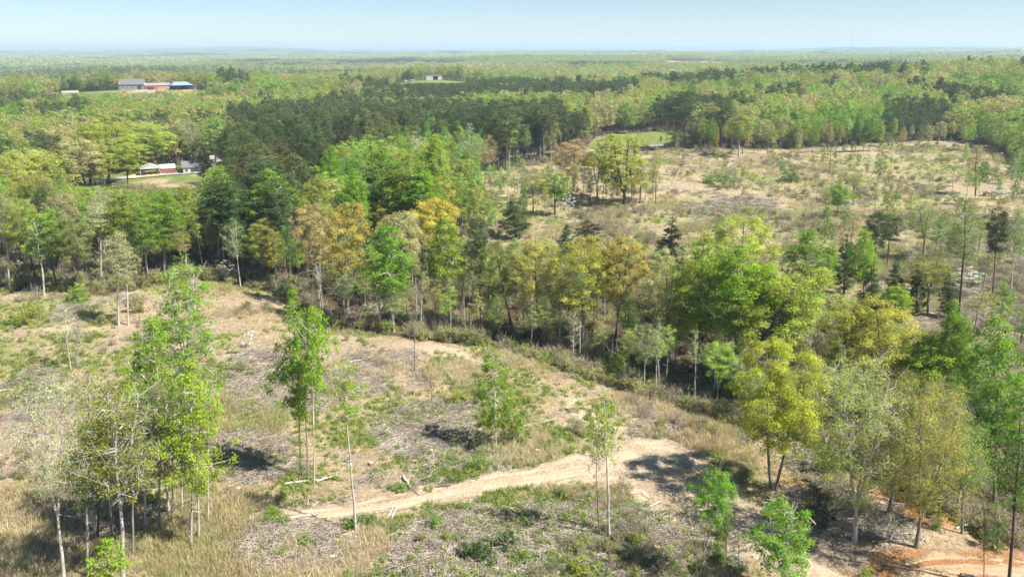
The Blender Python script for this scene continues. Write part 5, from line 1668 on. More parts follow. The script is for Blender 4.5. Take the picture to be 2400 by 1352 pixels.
def ground_cover():
    rng = np.random.default_rng(90)
    # dry grass
    kit, cols = [], [(0.60, 0.49, 0.30), (0.67, 0.57, 0.385), (0.50, 0.40, 0.26), (0.46, 0.45, 0.20)]
    shapes = [blades(500, 30, 0.6, 0.042, 0.4, M_STRAW, 0.55), blades(501, 38, 0.95, 0.045, 0.55, M_STRAW, 0.5), blades(502, 36, 0.42, 0.04, 0.6, M_STRAW, 0.9)]
    for c in cols:
        for s in shapes: kit.append(kit_tree(len(kit), s, c))
    x, y, d = wedge(rng, 150000, 56, 440, 0)
    op = (in_poly(x, y, CLEAR_FG) | in_poly(x, y, CLEAR_R) | (in_poly(x, y, BELT) & (rng.uniform(0, 1, len(x)) < 0.6))) & free_of_road(x, y)
    sl = np.zeros(len(x), bool)
    for p in SLASH: sl |= in_poly(x, y, p)
    den = vn(x, y, 10, 81) + 0.5 * vn(x, y, 3.5, 82) + 0.5 * vn(x, y, 30, 83)
    up = seg_dist(x, y, TRACK_UP)
    keep = op & (den > rng.uniform(-1.1, 1.0, len(x)) + 0.9 * sl + 0.45 * (d < 88)) & (up > 1.8)
    x, y, d, den = x[keep], y[keep], d[keep], den[keep]
    z = hgt(x, y)
    hue = vn(x, y, 16, 84) + rng.normal(0, 0.35, len(x))
    ci = np.digitize(hue, [-0.45, 0.15, 0.45])
    ci = np.array([1, 0, 2, 3])[ci]
    si = np.where(den > 0.25, 1, rng.choice([0, 2], len(x)))
    s = rng.uniform(0.5, 1.1, len(x)) * np.clip(0.75 + 0.5 * den, 0.5, 1.3) * (1 + np.clip((d - 120) / 500, 0, 0.6))
    scatter('dry_grass', np.stack([x, y, z], -1), rng.uniform(0, 6.28, len(x)), np.stack([s, s, s], -1), ci * 3 + si, kit,
            'dry straw-coloured grass tufts covering the cutover clearings', 'grass')
    n1 = len(x)
    # green weeds
    kit = []
    shapes = [leafy(510, 46, 0.45, 0.55, 0.2, M_LEAFI), leafy(511, 60, 0.8, 0.6, 0.2, M_LEAFI), blades(512, 30, 0.6, 0.06, 0.45, M_LEAFI)]
    for c in [(0.26, 0.34, 0.08), (0.36, 0.40, 0.11), (0.18, 0.26, 0.055)]:
        for sh in shapes: kit.append(kit_tree(len(kit), sh, c))
    x, y, d = wedge(rng, 85000, 56, 440, 0)
    op = (in_poly(x, y, CLEAR_FG) | in_poly(x, y, CLEAR_R)) & free_of_road(x, y, 0.85)
    g = 0.8 * vn(x, y, 28, 23) + 0.6 * vn(x, y, 6, 24) + 0.2 * vn(x, y, 3.2, 22)
    keep = op & (g > rng.uniform(-0.28, 0.95, len(x)))
    x, y, d = x[keep], y[keep], d[keep]
    z = hgt(x, y)
    s = rng.uniform(0.5, 1.2, len(x)) * (1 + np.clip((d - 120) / 400, 0, 0.7))
    scatter('green_weeds', np.stack([x, y, z], -1), rng.uniform(0, 6.28, len(x)), np.stack([s, s, s], -1), rng.integers(0, 9, len(x)), kit,
            'low green weeds and grass in patches across the clearings', 'weeds')
    n2 = len(x)
    # logging slash: heaps of grey branches
    kit = []
    shapes = [sticks(520 + i, 46, 1.1, [1.6, 2.6, 1.2, 2.0][i], [0.035, 0.05, 0.03, 0.04][i], M_STICK) for i in range(4)]
    for c in [(0.35, 0.285, 0.245), (0.25, 0.198, 0.175), (0.44, 0.375, 0.32)]:
        for sh in shapes: kit.append(kit_tree(len(kit), sh, c))
    x, y, d = wedge(rng, 80000, 56, 420, 0)
    op = (in_poly(x, y, CLEAR_FG) | in_poly(x, y, CLEAR_R)) & free_of_road(x, y, 1.0)
    sl = np.zeros(len(x), bool)
    for p in SLASH: sl |= in_poly(x, y, p)
    g = vn(x, y, 9, 21) + 0.4 * vn(x, y, 3.2, 22)
    keep = op & ((sl & (g > rng.uniform(-1.0, 0.5, len(x)))) | (g > rng.uniform(0.3, 1.8, len(x))))
    x, y, d = x[keep], y[keep], d[keep]
    z = hgt(x, y) + 0.03
    s = rng.uniform(0.6, 1.25, len(x)) * (1 + np.clip((d - 120) / 400, 0, 0.5))
    scatter('slash_debris', np.stack([x, y, z], -1), rng.uniform(0, 6.28, len(x)), np.stack([s, s, s], -1), rng.integers(0, 12, len(x)), kit,
            'grey logging slash of broken branches strewn over the ground', 'debris')
    n3 = len(x)
    # undergrowth in the woods and brush over the clearings
    kit = []
    pal = [(0.30, 0.35, 0.08), (0.20, 0.28, 0.06), (0.38, 0.38, 0.12), (0.33, 0.28, 0.15), (0.44, 0.40, 0.18)]
    M_TWIG = bark_material('twig', (0.351, 0.293, 0.254))

    def joined(pr):
        a, b = pr.wood, pr.leaf
        va = np.empty(len(a.vertices) * 3, np.float32); a.vertices.foreach_get('co', va)
        vb = np.empty(len(b.vertices) * 3, np.float32); b.vertices.foreach_get('co', vb)
        qa = np.empty(len(a.loops), np.int32); a.loops.foreach_get('vertex_index', qa)
        qb = np.empty(len(b.loops), np.int32); b.loops.foreach_get('vertex_index', qb)
        tb = np.empty(len(b.vertices), np.float32); b.attributes['tint'].data.foreach_get('value', tb)
        V = np.concatenate([va.reshape(-1, 3), vb.reshape(-1, 3)])
        Q = np.concatenate([qa.reshape(-1, 4), qb.reshape(-1, 4) + len(a.vertices)])
        qm = np.concatenate([np.zeros(len(qa) // 4, int), np.ones(len(qb) // 4, int)])
        return np_mesh('undergrowth_bush', V, quads=Q, mats=[M_TWIG, M_LEAFI], qmat=qm, pattr={'tint': np.concatenate([np.full(len(a.vertices), 0.5), tb])})
    shapes = [joined(PR['shrub'][0]), joined(PR['shrub'][1]), joined(PR['brush'][0]), joined(PR['brush'][1])]
    for c in pal:
        for sh in shapes: kit.append(kit_tree(len(kit), sh, c))
    x, y, d = wedge(rng, 60000, 60, 480, 0)
    op = in_poly(x, y, CLEAR_FG) | in_poly(x, y, CLEAR_R)
    bl = in_poly(x, y, BELT)
    yard = in_poly(x, y, LAWN) | in_poly(x, y, YARD)
    g = vn(x, y, 12, 91) + 0.5 * vn(x, y, 4, 92)
    keep = ~yard & free_of_road(x, y, 1.15) & np.where(op, g > rng.uniform(0.4, 2.3, len(x)) - 0.5 * in_poly(x, y, CLEAR_R), np.where(bl, rng.uniform(0, 1, len(x)) < 0.3, rng.uniform(0, 1, len(x)) < 0.4))
    x, y, d, op = x[keep], y[keep], d[keep], op[keep]
    z = hgt(x, y)
    s = np.where(op, rng.uniform(0.3, 0.65, len(x)) * (1 + 0.5 * (d > 150)), np.where(bl[keep], rng.uniform(0.4, 0.95, len(x)), rng.uniform(0.5, 1.3, len(x))))
    sh = np.where(op, rng.choice(4, len(x), p=[0.25, 0.25, 0.25, 0.25]), rng.choice(4, len(x), p=[0.38, 0.38, 0.12, 0.12]))
    scatter('undergrowth', np.stack([x, y, z], -1), rng.uniform(0, 6.28, len(x)), np.stack([s, s, s * rng.uniform(0.8, 1.3, len(x))], -1), rng.integers(0, 5, len(x)) * 4 + sh, kit,
            'tangled low undergrowth beneath the trees and over the clearings', 'undergrowth')
    print('cover', n1, n2, n3, len(x))


ground_cover()

# ------------------------------------------------------------------ logs, fallen trunks, leaning stumps
M_LOG = bark_material('log_wood')


def log(x0, y0, x1, y1, r, col, label, lift=0.0, name='fallen_log', seed=0, limbs=2):
    rg = np.random.default_rng(int(x0 * 3 + y0))
    A, B = gp(x0, y0), gp(x1, y1)
    n = 7
    w = np.linspace(0, 1, n)
    P = A[None] * (1 - w[:, None]) + B[None] * w[:, None]
    P[:, 2] = hgt(P[:, 0], P[:, 1]) + r * 0.8 + 0.08 + lift * w
    L = np.linalg.norm(B - A)
    P[1:-1] += rg.normal(0, 0.012, (n - 2, 3)) * L
    bag = MeshBag()
    bag.add(tube(P - A, r * (1 - 0.5 * w), 8))
    for e in (0, -1):    # sawn ends
        c = P[e] - A
        d = (P[1] - P[0]) if e == 0 else (P[-2] - P[-1])
        d = d / np.linalg.norm(d)
        rr = r if e == 0 else r * 0.5
        bag.add(cones([c], [c - d * 0.015], [rr * 0.99], [0.002], 8))
    for k in range(limbs):
        t = rg.uniform(0.35, 0.9)
        s = P[0] * (1 - t) + P[-1] * t - A
        dv = np.array([rg.normal(), rg.normal(), abs(rg.normal()) * 0.6 + 0.2]) * L * 0.12
        bag.add(cones([s], [s + dv], [r * 0.35], [0.01], 4))
    V, Q = bag.get()
    me = np_mesh(name, V, quads=Q, mats=[M_LOG], smooth=True)
    o = new_obj(name, me, loc=A, color=col)
    tag(o, label, 'log', 'fallen logs on the clearing')


W1, W2, W3 = (0.715, 0.650, 0.585), (0.468, 0.403, 0.351), (0.195, 0.156, 0.130)
for a in [
    (668, 1138, 742, 1126, 0.16, W1, 'white fallen log at the foot of the joined pair of trees'),
    (742, 1130, 792, 1116, 0.13, W1, 'shorter white log right of the joined pair of trees'),
    (676, 1217, 746, 1206, 0.13, W1, 'pale log lying below the left end of the dirt road'),
    (1228, 1002, 1302, 984, 0.15, W1, 'long pale log on the slope above the sandy junction'),
    (946, 1120, 962, 1145, 0.18, W2, 'weathered stump leaning over the roadside'),
    (1022, 1142, 1056, 1139, 0.14, W3, 'dark short log on the edge of the dirt road'),
    (445, 1262, 482, 1232, 0.14, W1, 'pale log propped beside the lime green tree'),
    (575, 1290, 660, 1266, 0.10, W1, 'thin pale log across the lower left slash'),
    (620, 1252, 690, 1250, 0.10, W2, 'grey log above the lower left slash'),
    (245, 1230, 285, 1222, 0.13, W2, 'grey log in the shade of the near left clump'),
    (448, 1104, 500, 1094, 0.10, W1, 'thin whitish log behind the near left clump'),
    (570, 1106, 612, 1102, 0.10, W2, 'grey log on the bare slope left of the joined pair'),
    (858, 1216, 884, 1202, 0.08, W1, 'short pale branch right of the lone pole tree'),
    (906, 1218, 926, 1184, 0.08, W1, 'pale pole lying towards the road'),
    (918, 1220, 932, 1188, 0.07, W1, 'second pale pole lying towards the road'),
    (1095, 1182, 1130, 1176, 0.09, W3, 'dark branch along the slash below the road'),
    (1300, 1176, 1346, 1188, 0.16, W3, 'dark root mass log at the left of the branch heap'),
    (1330, 1168, 1392, 1180, 0.14, W3, 'dark log on top of the branch heap'),
    (1310, 1192, 1402, 1186, 0.14, W3, 'long dark log along the branch heap'),
    (1500, 1196, 1550, 1178, 0.09, W1, 'pale branch running into the oak shadow'),
    (1440, 1220, 1560, 1198, 0.08, W2, 'long thin grey branch right of the sparse pale-stemmed tree'),
    (1880, 1124, 1960, 1152, 0.12, W3, 'dark fallen log along the bank below the olive-brown oak'),
    (1990, 1150, 2120, 1184, 0.12, W2, 'long grey fallen trunk on the red bank'),
    (2060, 1180, 2140, 1186, 0.10, W2, 'grey trunk just below the long one on the red bank'),
    (2240, 1240, 2330, 1205, 0.09, W1, 'arched pale fallen branch below the golden oak'),
    (2250, 1350, 2330, 1362, 0.16, W3, 'dark log at the edge of the orange track'),
    (1160, 462, 1192, 462, 0.22, W1, 'white fallen trunk left of the far clearing'),
    (2100, 425, 2160, 445, 0.25, W3, 'dark logs beside the bare strip of the far clearing'),
    (1230, 725, 1085, 660, 0.12, W1, 'pale fallen trunk lying across the ravine'),
    (1082, 660, 1170, 657, 0.12, W1, 'white trunk lying level in the ravine'),
    (0, 918, 28, 914, 0.12, W1, 'pale log at the left edge of the field'),
    (820, 850, 868, 838, 0.10, W1, 'thin pale log left of the slash heap'),
    (530, 828, 600, 826, 0.16, W3, 'dark log on top of the slash bank'),
    (1210, 1076, 1225, 1070, 0.10, W1, 'small pale log on the bank above the road'),
    (2310, 1175, 2395, 1225, 0.12, W2, 'grey trunk on the bare bank at the right edge'),
]:
    log(*a)


def stump(x, y, r, h, label):
    rg = np.random.default_rng(int(x + y * 3))
    P = gp(x, y)
    k = 12
    an = np.arange(k) * 2 * math.pi / k
    flare = 1 + 0.35 * np.abs(np.sin(an * 2.5 + rg.uniform(0, 6)))
    ring = [(r * 1.25 * flare, -0.12), (r * 1.05 * (flare * 0.4 + 0.6), h * 0.4), (r * (1 + 0.05 * np.sin(3 * an)), h)]
    V = np.concatenate([np.stack([np.cos(an) * q, np.sin(an) * q, np.full(k, z) + (rg.normal(0, 0.03, k) if i == 2 else 0)], -1) for i, (q, z) in enumerate(ring)])
    i = np.arange(3 * k).reshape(3, k)
    i2 = np.roll(i, -1, 1)
    Q = np.stack([i[:-1], i2[:-1], i2[1:], i[1:]], -1).reshape(-1, 4)
    e = new_obj('tree_stump', None, loc=P)
    tag(e, label, 'stump', 'tree stumps on the clearing')
    new_obj('bark_side', np_mesh('bark_side', V, quads=Q, mats=[M_LOG], smooth=True), e, color=(0.2, 0.16, 0.13))
    VT = np.concatenate([V[2 * k:], V[2 * k:].mean(0)[None]])
    T = np.stack([np.arange(k), (np.arange(k) + 1) % k, np.full(k, k)], -1)
    new_obj('cut_top', np_mesh('cut_top', VT, tris=T, mats=[M_LOG]), e, color=(0.55, 0.43, 0.28))


for a in [
    (560, 1150, 0.28, 0.4, 'stump on the bare slope left of the joined pair'), (640, 1070, 0.25, 0.35, 'stump above the white fallen log'),
    (870, 1090, 0.28, 0.4, 'stump in the straw right of the lone pole tree'), (1010, 1060, 0.25, 0.35, 'stump in the slash left of the sapling'),
    (1260, 1060, 0.26, 0.4, 'stump on the slope above the dirt road'), (1330, 1240, 0.28, 0.4, 'stump in the slash below the branch heap'),
    (1540, 1290, 0.28, 0.5, 'stump near the thin stems right of the slash'), (1120, 1240, 0.24, 0.3, 'stump above the three dark shrubs'),
    (780, 1310, 0.26, 0.4, 'stump right of the lower left slash'), (900, 1000, 0.25, 0.35, 'stump in the middle of the clearing'),
    (600, 900, 0.26, 0.35, 'stump on the slash bank'), (420, 820, 0.26, 0.4, 'stump in the left straw field'),
    (1580, 1225, 0.25, 0.35, 'stump at the lower edge of the sandy junction'), (1330, 960, 0.25, 0.35, 'stump near the long pale log'),
]:
    stump(*a)
# ------------------------------------------------------------------ buildings, vehicles, mast, poles
def boxes(name, items, mat, parent=None, bevel=0.0):
    """items: (cx, cy, cz, sx, sy, sz) in the thing's own axes"""
    bm = bmesh.new()
    for cx, cy_, cz, sx, sy, sz in items:
        r = bmesh.ops.create_cube(bm, size=1.0)
        bmesh.ops.scale(bm, vec=(sx, sy, sz), verts=r['verts'])
        bmesh.ops.translate(bm, vec=(cx, cy_, cz), verts=r['verts'])
    if bevel: bmesh.ops.bevel(bm, geom=bm.edges[:], offset=bevel, segments=2, affect='EDGES')
    me = bpy.data.meshes.new(name)
    bm.to_mesh(me); bm.free()
    me.materials.append(mat)
    return new_obj(name, me, parent)


def prism(name, poly, x0, x1, mat, parent=None, axis='x'):
    """extrude a polygon given in (y, z) along x, or in (x, z) along y"""
    bm = bmesh.new()
    a = [bm.verts.new((x0, p[0], p[1]) if axis == 'x' else (p[0], x0, p[1])) for p in poly]
    b = [bm.verts.new((x1, p[0], p[1]) if axis == 'x' else (p[0], x1, p[1])) for p in poly]
    bm.faces.new(a); bm.faces.new(b[::-1])
    n = len(poly)
    for i in range(n): bm.faces.new((a[i], b[i], b[(i + 1) % n], a[(i + 1) % n]))
    bmesh.ops.recalc_face_normals(bm, faces=bm.faces[:])
    me = bpy.data.meshes.new(name)
    bm.to_mesh(me); bm.free()
    me.materials.append(mat)
    return new_obj(name, me, parent)


def wheel(name, x, y, z, r, w, mat, parent, rim=None):
    bm = bmesh.new()
    bmesh.ops.create_cone(bm, cap_ends=True, segments=16, radius1=r, radius2=r, depth=w)
    bmesh.ops.bevel(bm, geom=[e for e in bm.edges if len(e.link_faces) == 2 and any(len(f.verts) > 4 for f in e.link_faces)], offset=w * 0.18, segments=2, affect='EDGES')
    bmesh.ops.rotate(bm, verts=bm.verts, cent=(0, 0, 0), matrix=Matrix.Rotation(math.pi / 2, 3, 'X'))
    me = bpy.data.meshes.new(name)
    bm.to_mesh(me); bm.free()
    me.materials.append(mat)
    o = new_obj(name, me, parent, (x, y, z))
    if rim:
        bm = bmesh.new()
        bmesh.ops.create_cone(bm, cap_ends=True, segments=12, radius1=r * 0.55, radius2=r * 0.55, depth=w + 0.02)
        bmesh.ops.rotate(bm, verts=bm.verts, cent=(0, 0, 0), matrix=Matrix.Rotation(math.pi / 2, 3, 'X'))
        me = bpy.data.meshes.new('rim')
        bm.to_mesh(me); bm.free()
        me.materials.append(rim)
        new_obj('rim', me, o)
    return o


def root(name, P, rz, label, cat, group=None, drop=0.1):
    e = new_obj(name, None)
    e.location = (P[0], P[1], P[2] - drop)
    e.rotation_euler = (0, 0, rz)
    return tag(e, label, cat, group)


def facing(P):      # rotation that turns local -Y towards the camera
    return math.atan2(-P[0], P[1])


MT = dict(
    white=plain('white_paint', (0.45, 0.45, 0.44), 0.5, 0.06), grey_wall=plain('grey_siding', (0.42, 0.41, 0.39), 0.7, 0.1),
    roof=plain('grey_shingle', (0.13, 0.122, 0.122), 0.8, 0.15, 3), red=plain('red_board', (0.22, 0.095, 0.065), 0.8, 0.25, 2),
    redmetal=plain('red_metal', (0.30, 0.085, 0.065), 0.5, 0.15), metal=plain('roof_metal', (0.36, 0.37, 0.38), 0.35, 0.08),
    blue=plain('blue_metal', (0.20, 0.27, 0.35), 0.4, 0.1), dark=plain('dark_opening', (0.03, 0.03, 0.035), 0.8, 0.1),
    glass=plain('window_glass', (0.06, 0.075, 0.09), 0.1, 0.05), rubber=plain('rubber', (0.03, 0.03, 0.03), 0.8, 0.1),
    steel=plain('steel', (0.4, 0.4, 0.4), 0.4, 0.1, metal=0.6), bluepaint=plain('blue_paint', (0.06, 0.26, 0.45), 0.35, 0.05),
    redpaint=plain('red_paint', (0.38, 0.03, 0.03), 0.35, 0.05), blackpaint=plain('black_paint', (0.03, 0.03, 0.035), 0.4, 0.05),
    wood=plain('pole_wood', (0.3, 0.25, 0.2), 0.85, 0.2), orange=plain('orange_roof', (0.34, 0.19, 0.13), 0.6, 0.2), tin=plain('pale_tin', (0.25, 0.24, 0.225), 0.45, 0.1),
)


def window(parent, x, y, z, w, h, shutters=False):
    f = boxes('window', [(x, y - 0.03, z + h / 2 + 0.04, w + 0.16, 0.06, 0.08), (x, y - 0.03, z - h / 2 - 0.04, w + 0.16, 0.06, 0.08), (x - w / 2 - 0.04, y - 0.03, z, 0.08, 0.06, h), (x + w / 2 + 0.04, y - 0.03, z, 0.08, 0.06, h), (x, y - 0.03, z, 0.05, 0.06, h)], MT['white'], parent)
    boxes('pane', [(x, y - 0.012, z, w, 0.02, h)], MT['glass'], f)
    if shutters:
        for s in (-1, 1): boxes('shutter', [(x + s * (w / 2 + 0.3), y - 0.03, z, 0.36, 0.05, h + 0.1)], MT['blackpaint'], parent)


def gable_house(name, P, rz, W, D, hw, hr, wallm, roofm, label, over=0.35, ridge='x', cat='house', group=None):
    e = root(name, P, rz, label, cat, group, 0.2)
    e.location.z += 0.0
    if ridge == 'x':
        prism('wall', [(-D / 2, -0.6), (D / 2, -0.6), (D / 2, hw), (0, hw + hr), (-D / 2, hw)], -W / 2, W / 2, wallm, e)
        s = hr / (D / 2)
        t = 0.14
        o = over
        prism('roof', [(-D / 2 - o, hw - s * o + 0.02), (0, hw + hr + 0.02), (D / 2 + o, hw - s * o + 0.02), (D / 2 + o, hw - s * o + 0.02 + t), (0, hw + hr + 0.02 + t), (-D / 2 - o, hw - s * o + 0.02 + t)], -W / 2 - o, W / 2 + o, roofm, e)
    else:
        prism('wall', [(-W / 2, -0.6), (W / 2, -0.6), (W / 2, hw), (0, hw + hr), (-W / 2, hw)], -D / 2, D / 2, wallm, e, 'y')
        s = hr / (W / 2)
        t = 0.14
        o = over
        prism('roof', [(-W / 2 - o, hw - s * o + 0.02), (0, hw + hr + 0.02), (W / 2 + o, hw - s * o + 0.02), (W / 2 + o, hw - s * o + 0.02 + t), (0, hw + hr + 0.02 + t), (-W / 2 - o, hw - s * o + 0.02 + t)], -D / 2 - o, D / 2 + o, roofm, e, 'y')
    return e


def built():
    # --- small grey house with shuttered window
    P = gp(455, 405)
    k = proj(*P)[2] / F
    rz = facing(P)
    h = gable_house('small_house', P, rz, 46 * k, 7.0, 2.9, 1.9, MT['grey_wall'], MT['roof'], 'small grey house with shuttered window and shingle roof by the road')
    window(h, 0.3, -3.5, 1.7, 1.7, 1.2, True)
    window(h, -2.6, -3.5, 1.7, 0.9, 1.0)
    d = boxes('door', [(2.6, -3.53, 1.05, 0.95, 0.06, 2.1)], MT['white'], h)
    boxes('handle', [(2.95, -3.59, 1.05, 0.06, 0.05, 0.14)], MT['steel'], d)
    boxes('porch_step', [(2.6, -4.0, -0.1, 1.5, 0.9, 0.5)], MT['tin'], h)
    # longer house behind it
    P2 = gp(515, 398) + np.array([0, 6.0, 0]); P2[2] = float(hgt(P2[0], P2[1]))
    h = gable_house('long_house', P2, facing(P2), 60 * k, 8.0, 3.0, 1.9, MT['grey_wall'], MT['tin'], 'long pale-roofed house half hidden behind the green poplars')
    window(h, -2.5, -4.0, 1.7, 1.3, 1.1); window(h, 1.5, -4.0, 1.7, 1.3, 1.1)
    # --- round-bale like trampoline net in front of the small house: dark garden arch
    # --- open carport
    P = gp(353, 409)
    rz = facing(P)
    W, D = 44 * k, 7.0
    c = root('carport', P, rz, 'open carport with a white gabled metal roof beside the red shed', 'carport')
    for sx in (-1, 1):
        for yy in (-3.3, 0, 3.3): boxes('post', [(sx * (W / 2 - 0.3), yy, 1.2, 0.14, 0.14, 3.0)], MT['white'], c)
    hr, hw = 1.35, 2.7
    s = hr / (W / 2)
    prism('roof', [(-W / 2 - 0.3, hw - 0.1), (0, hw + hr), (W / 2 + 0.3, hw - 0.1), (W / 2 + 0.3, hw), (0, hw + hr + 0.12), (-W / 2 - 0.3, hw)], -D / 2, D / 2, MT['metal'], c, 'y')
    prism('gable_panel', [(-W / 2 + 0.2, hw - 0.02), (W / 2 - 0.2, hw - 0.02), (0, hw + hr - 0.06)], -D / 2 + 0.05, -D / 2 + 0.12, MT['white'], c, 'y')

    def veh(dx, dy, rot):
        v = np.array([math.cos(rz) * dx - math.sin(rz) * dy, math.sin(rz) * dx + math.cos(rz) * dy])
        q = P[:2] + v
        return np.array([q[0], q[1], float(hgt(*q))]), rz + rot
    # blue-roofed utility cart
    p, r = veh(-2.5, -2.0, -1.35)
    u = root('utility_cart', p, r, 'blue-roofed utility cart parked under the left of the carport', 'utility cart', drop=0.0)
    boxes('body', [(0, 0, 0.62, 2.7, 1.35, 0.5), (0.95, 0, 0.95, 0.8, 1.3, 0.3)], MT['blackpaint'], u, 0.05)
    boxes('cargo_bed', [(-0.95, 0, 1.0, 0.9, 1.4, 0.35)], MT['bluepaint'], u, 0.03)
    boxes('seat', [(-0.2, 0, 1.0, 0.5, 1.2, 0.2), (-0.45, 0, 1.3, 0.12, 1.2, 0.5)], MT['white'], u, 0.03)
    boxes('roof', [(-0.05, 0, 1.95, 1.6, 1.35, 0.08)], MT['bluepaint'], u, 0.02)
    for sx in (-0.75, 0.65):
        for sy in (-0.6, 0.6): boxes('roof_post', [(sx, sy, 1.42, 0.06, 0.06, 1.0)], MT['blackpaint'], u)
    for sx in (-0.95, 0.95):
        for sy in (-0.65, 0.65): wheel('wheel', sx, sy, 0.34, 0.34, 0.26, MT['rubber'], u, MT['steel'])
    # dark mower
    p, r = veh(0.2, -1.9, -1.5)
    u = root('riding_mower', p, r, 'dark riding mower with white seat in the middle of the carport', 'mower', drop=0.0)
    boxes('body', [(0.55, 0, 0.62, 0.9, 0.6, 0.5), (-0.2, 0, 0.42, 1.5, 0.7, 0.2)], MT['blackpaint'], u, 0.05)
    boxes('mower_deck', [(0.0, 0, 0.25, 0.9, 1.3, 0.16)], MT['blackpaint'], u, 0.03)
    boxes('seat', [(-0.45, 0, 0.72, 0.5, 0.5, 0.14), (-0.72, 0, 1.0, 0.12, 0.5, 0.5)], MT['white'], u, 0.04)
    boxes('steering_wheel', [(0.05, 0, 1.0, 0.06, 0.4, 0.4)], MT['rubber'], u, 0.02)
    for sx, rr in ((-0.6, 0.34), (0.85, 0.24)):
        for sy in (-0.5, 0.5): wheel('wheel', sx, sy, rr, rr, 0.22, MT['rubber'], u, MT['white'])
    # red tractor
    p, r = veh(2.5, -1.8, -1.6)
    u = root('red_tractor', p, r, 'small red tractor under the right of the carport', 'tractor', drop=0.0)
    boxes('hood', [(0.75, 0, 1.0, 1.4, 0.65, 0.65)], MT['redpaint'], u, 0.06)
    boxes('body', [(-0.3, 0, 0.8, 1.3, 0.6, 0.4)], MT['blackpaint'], u, 0.04)
    for sy in (-0.62, 0.62): boxes('fender', [(-0.65, sy, 1.32, 0.9, 0.4, 0.1)], MT['redpaint'], u, 0.03)
    boxes('seat', [(-0.6, 0, 1.2, 0.45, 0.5, 0.14), (-0.85, 0, 1.5, 0.1, 0.5, 0.5)], MT['blackpaint'], u, 0.03)
    boxes('roll_bar', [(-0.95, -0.42, 1.7, 0.08, 0.08, 1.5), (-0.95, 0.42, 1.7, 0.08, 0.08, 1.5), (-0.95, 0, 2.41, 0.08, 0.76, 0.08)], MT['redpaint'], u)
    for sx, rr, ww in ((-0.65, 0.62, 0.36), (1.15, 0.38, 0.24)):
        for sy in (-0.62, 0.62): wheel('wheel', sx, sy, rr, rr, ww, MT['rubber'], u, MT['redpaint'])
    # --- red board shed with white roof
    P = gp(394, 406)
    e = gable_house('board_shed', P, facing(P), 33 * k, 4.0, 2.3, 1.3, MT['red'], MT['metal'], 'red board shed with a white metal roof between carport and house', 0.15, cat='shed')
    for i in range(17): boxes('board', [(-33 * k / 2 + (i + 0.5) * 33 * k / 17, -2.02, 1.0, 33 * k / 17 - 0.035, 0.035, 2.5)], MT['red'], e)
    # --- pale building glimpsed through the left wood
    P = gp(282, 528)
    k2 = proj(*P)[2] / F
    e = gable_house('mobile_home', P, facing(P), 128 * k2, 5.0, 2.5, 0.9, MT['white'], MT['metal'], 'long pale mobile home glimpsed through the left wood', 0.2, cat='house')
    for xx in (-5, -1.5, 2, 5.5): window(e, xx, -2.5, 1.5, 0.9, 0.8)
    # --- farm on the far knoll
    kf = 760 / F

    def farm(px, dy=0.0):
        q = gpd(px, 760 + dy)
        return q
    P = farm(313, 20)
    e = gable_house('large_barn', P, facing(P) - 0.25, 20, 13, 5.2, 4.2, MT['tin'], MT['roof'], 'large white-walled barn with a grey roof on the far farm', 0.5, cat='barn')
    boxes('door', [(6.5, -6.53, 1.9, 3.2, 0.1, 3.8)], MT['dark'], e)
    for xx in (-7, -3, 1): window(e, xx, -6.5, 2.6, 1.2, 1.3)
    P = farm(369, 5)
    e = gable_house('red_barn', P, facing(P) + 0.08, 20, 9, 3.6, 1.7, MT['redmetal'], MT['tin'], 'long low red barn right of the large white-walled barn', 0.4, cat='barn')
    boxes('opening_shade', [(-6, -4.53, 1.2, 6, 0.1, 2.2)], MT['dark'], e)  # flat near-black panel on the wall, painted shade of the open bay
    boxes('side_panel', [(4.6, -4.53, 1.4, 9, 0.1, 2.8)], MT['orange'], e)
    P = farm(424, -8)
    e = root('blue_pavilion', P, facing(P) + 0.3, 'blue-roofed open pavilion at the right of the far farm', 'pavilion')
    for xx in (-7.5, -2.5, 2.5, 7.5):
        for yy in (-4.5, 4.5): boxes('post', [(xx, yy, 1.8, 0.3, 0.3, 4.2)], MT['blackpaint'], e)
    bm = bmesh.new()
    vs = [bm.verts.new(v) for v in [(-9, -6, 3.6), (9, -6, 3.6), (9, 6, 3.6), (-9, 6, 3.6), (-5, 0, 6.4), (5, 0, 6.4)]]
    for f in ((0, 1, 5, 4), (1, 2, 5), (2, 3, 4, 5), (3, 0, 4), (3, 2, 1, 0)): bm.faces.new([vs[i] for i in f])
    me = bpy.data.meshes.new('roof'); bm.to_mesh(me); me.materials.append(MT['blue'])
    new_obj('roof', me, e)
    boxes('back_wall', [(0, 4.2, 1.6, 15, 0.2, 3.6)], MT['dark'], e)
    P = farm(163, -5)
    e = root('box_trailer', P, facing(P), 'white box trailer parked at the left of the far farm', 'trailer')
    boxes('body', [(0, 0, 2.3, 12.5, 2.6, 2.8)], MT['white'], e, 0.08)
    boxes('chassis', [(0, 0, 0.8, 12, 1.2, 0.25)], MT['blackpaint'], e)
    for xx in (-4.6, -3.4, 4.2):
        for yy in (-1.0, 1.0): wheel('wheel', xx, yy, 0.5, 0.5, 0.4, MT['rubber'], e)
    P = farm(460, 25)
    e = gable_house('white_farmhouse', P, facing(P), 7, 8, 5.5, 3.0, MT['white'], MT['roof'], 'small white gabled farmhouse among trees right of the pavilion', 0.3, 'y', 'house')
    for xx in (-2, 2):
        for zz in (1.6, 4.2): window(e, xx, -4.0, zz, 1.0, 1.4)
    P = farm(333, -22)
    e = root('flat_shelter', P, facing(P), 'low white flat-roofed shelter in front of the red barn', 'shelter')
    boxes('roof', [(0, 0, 2.6, 9, 4, 0.25)], MT['white'], e)
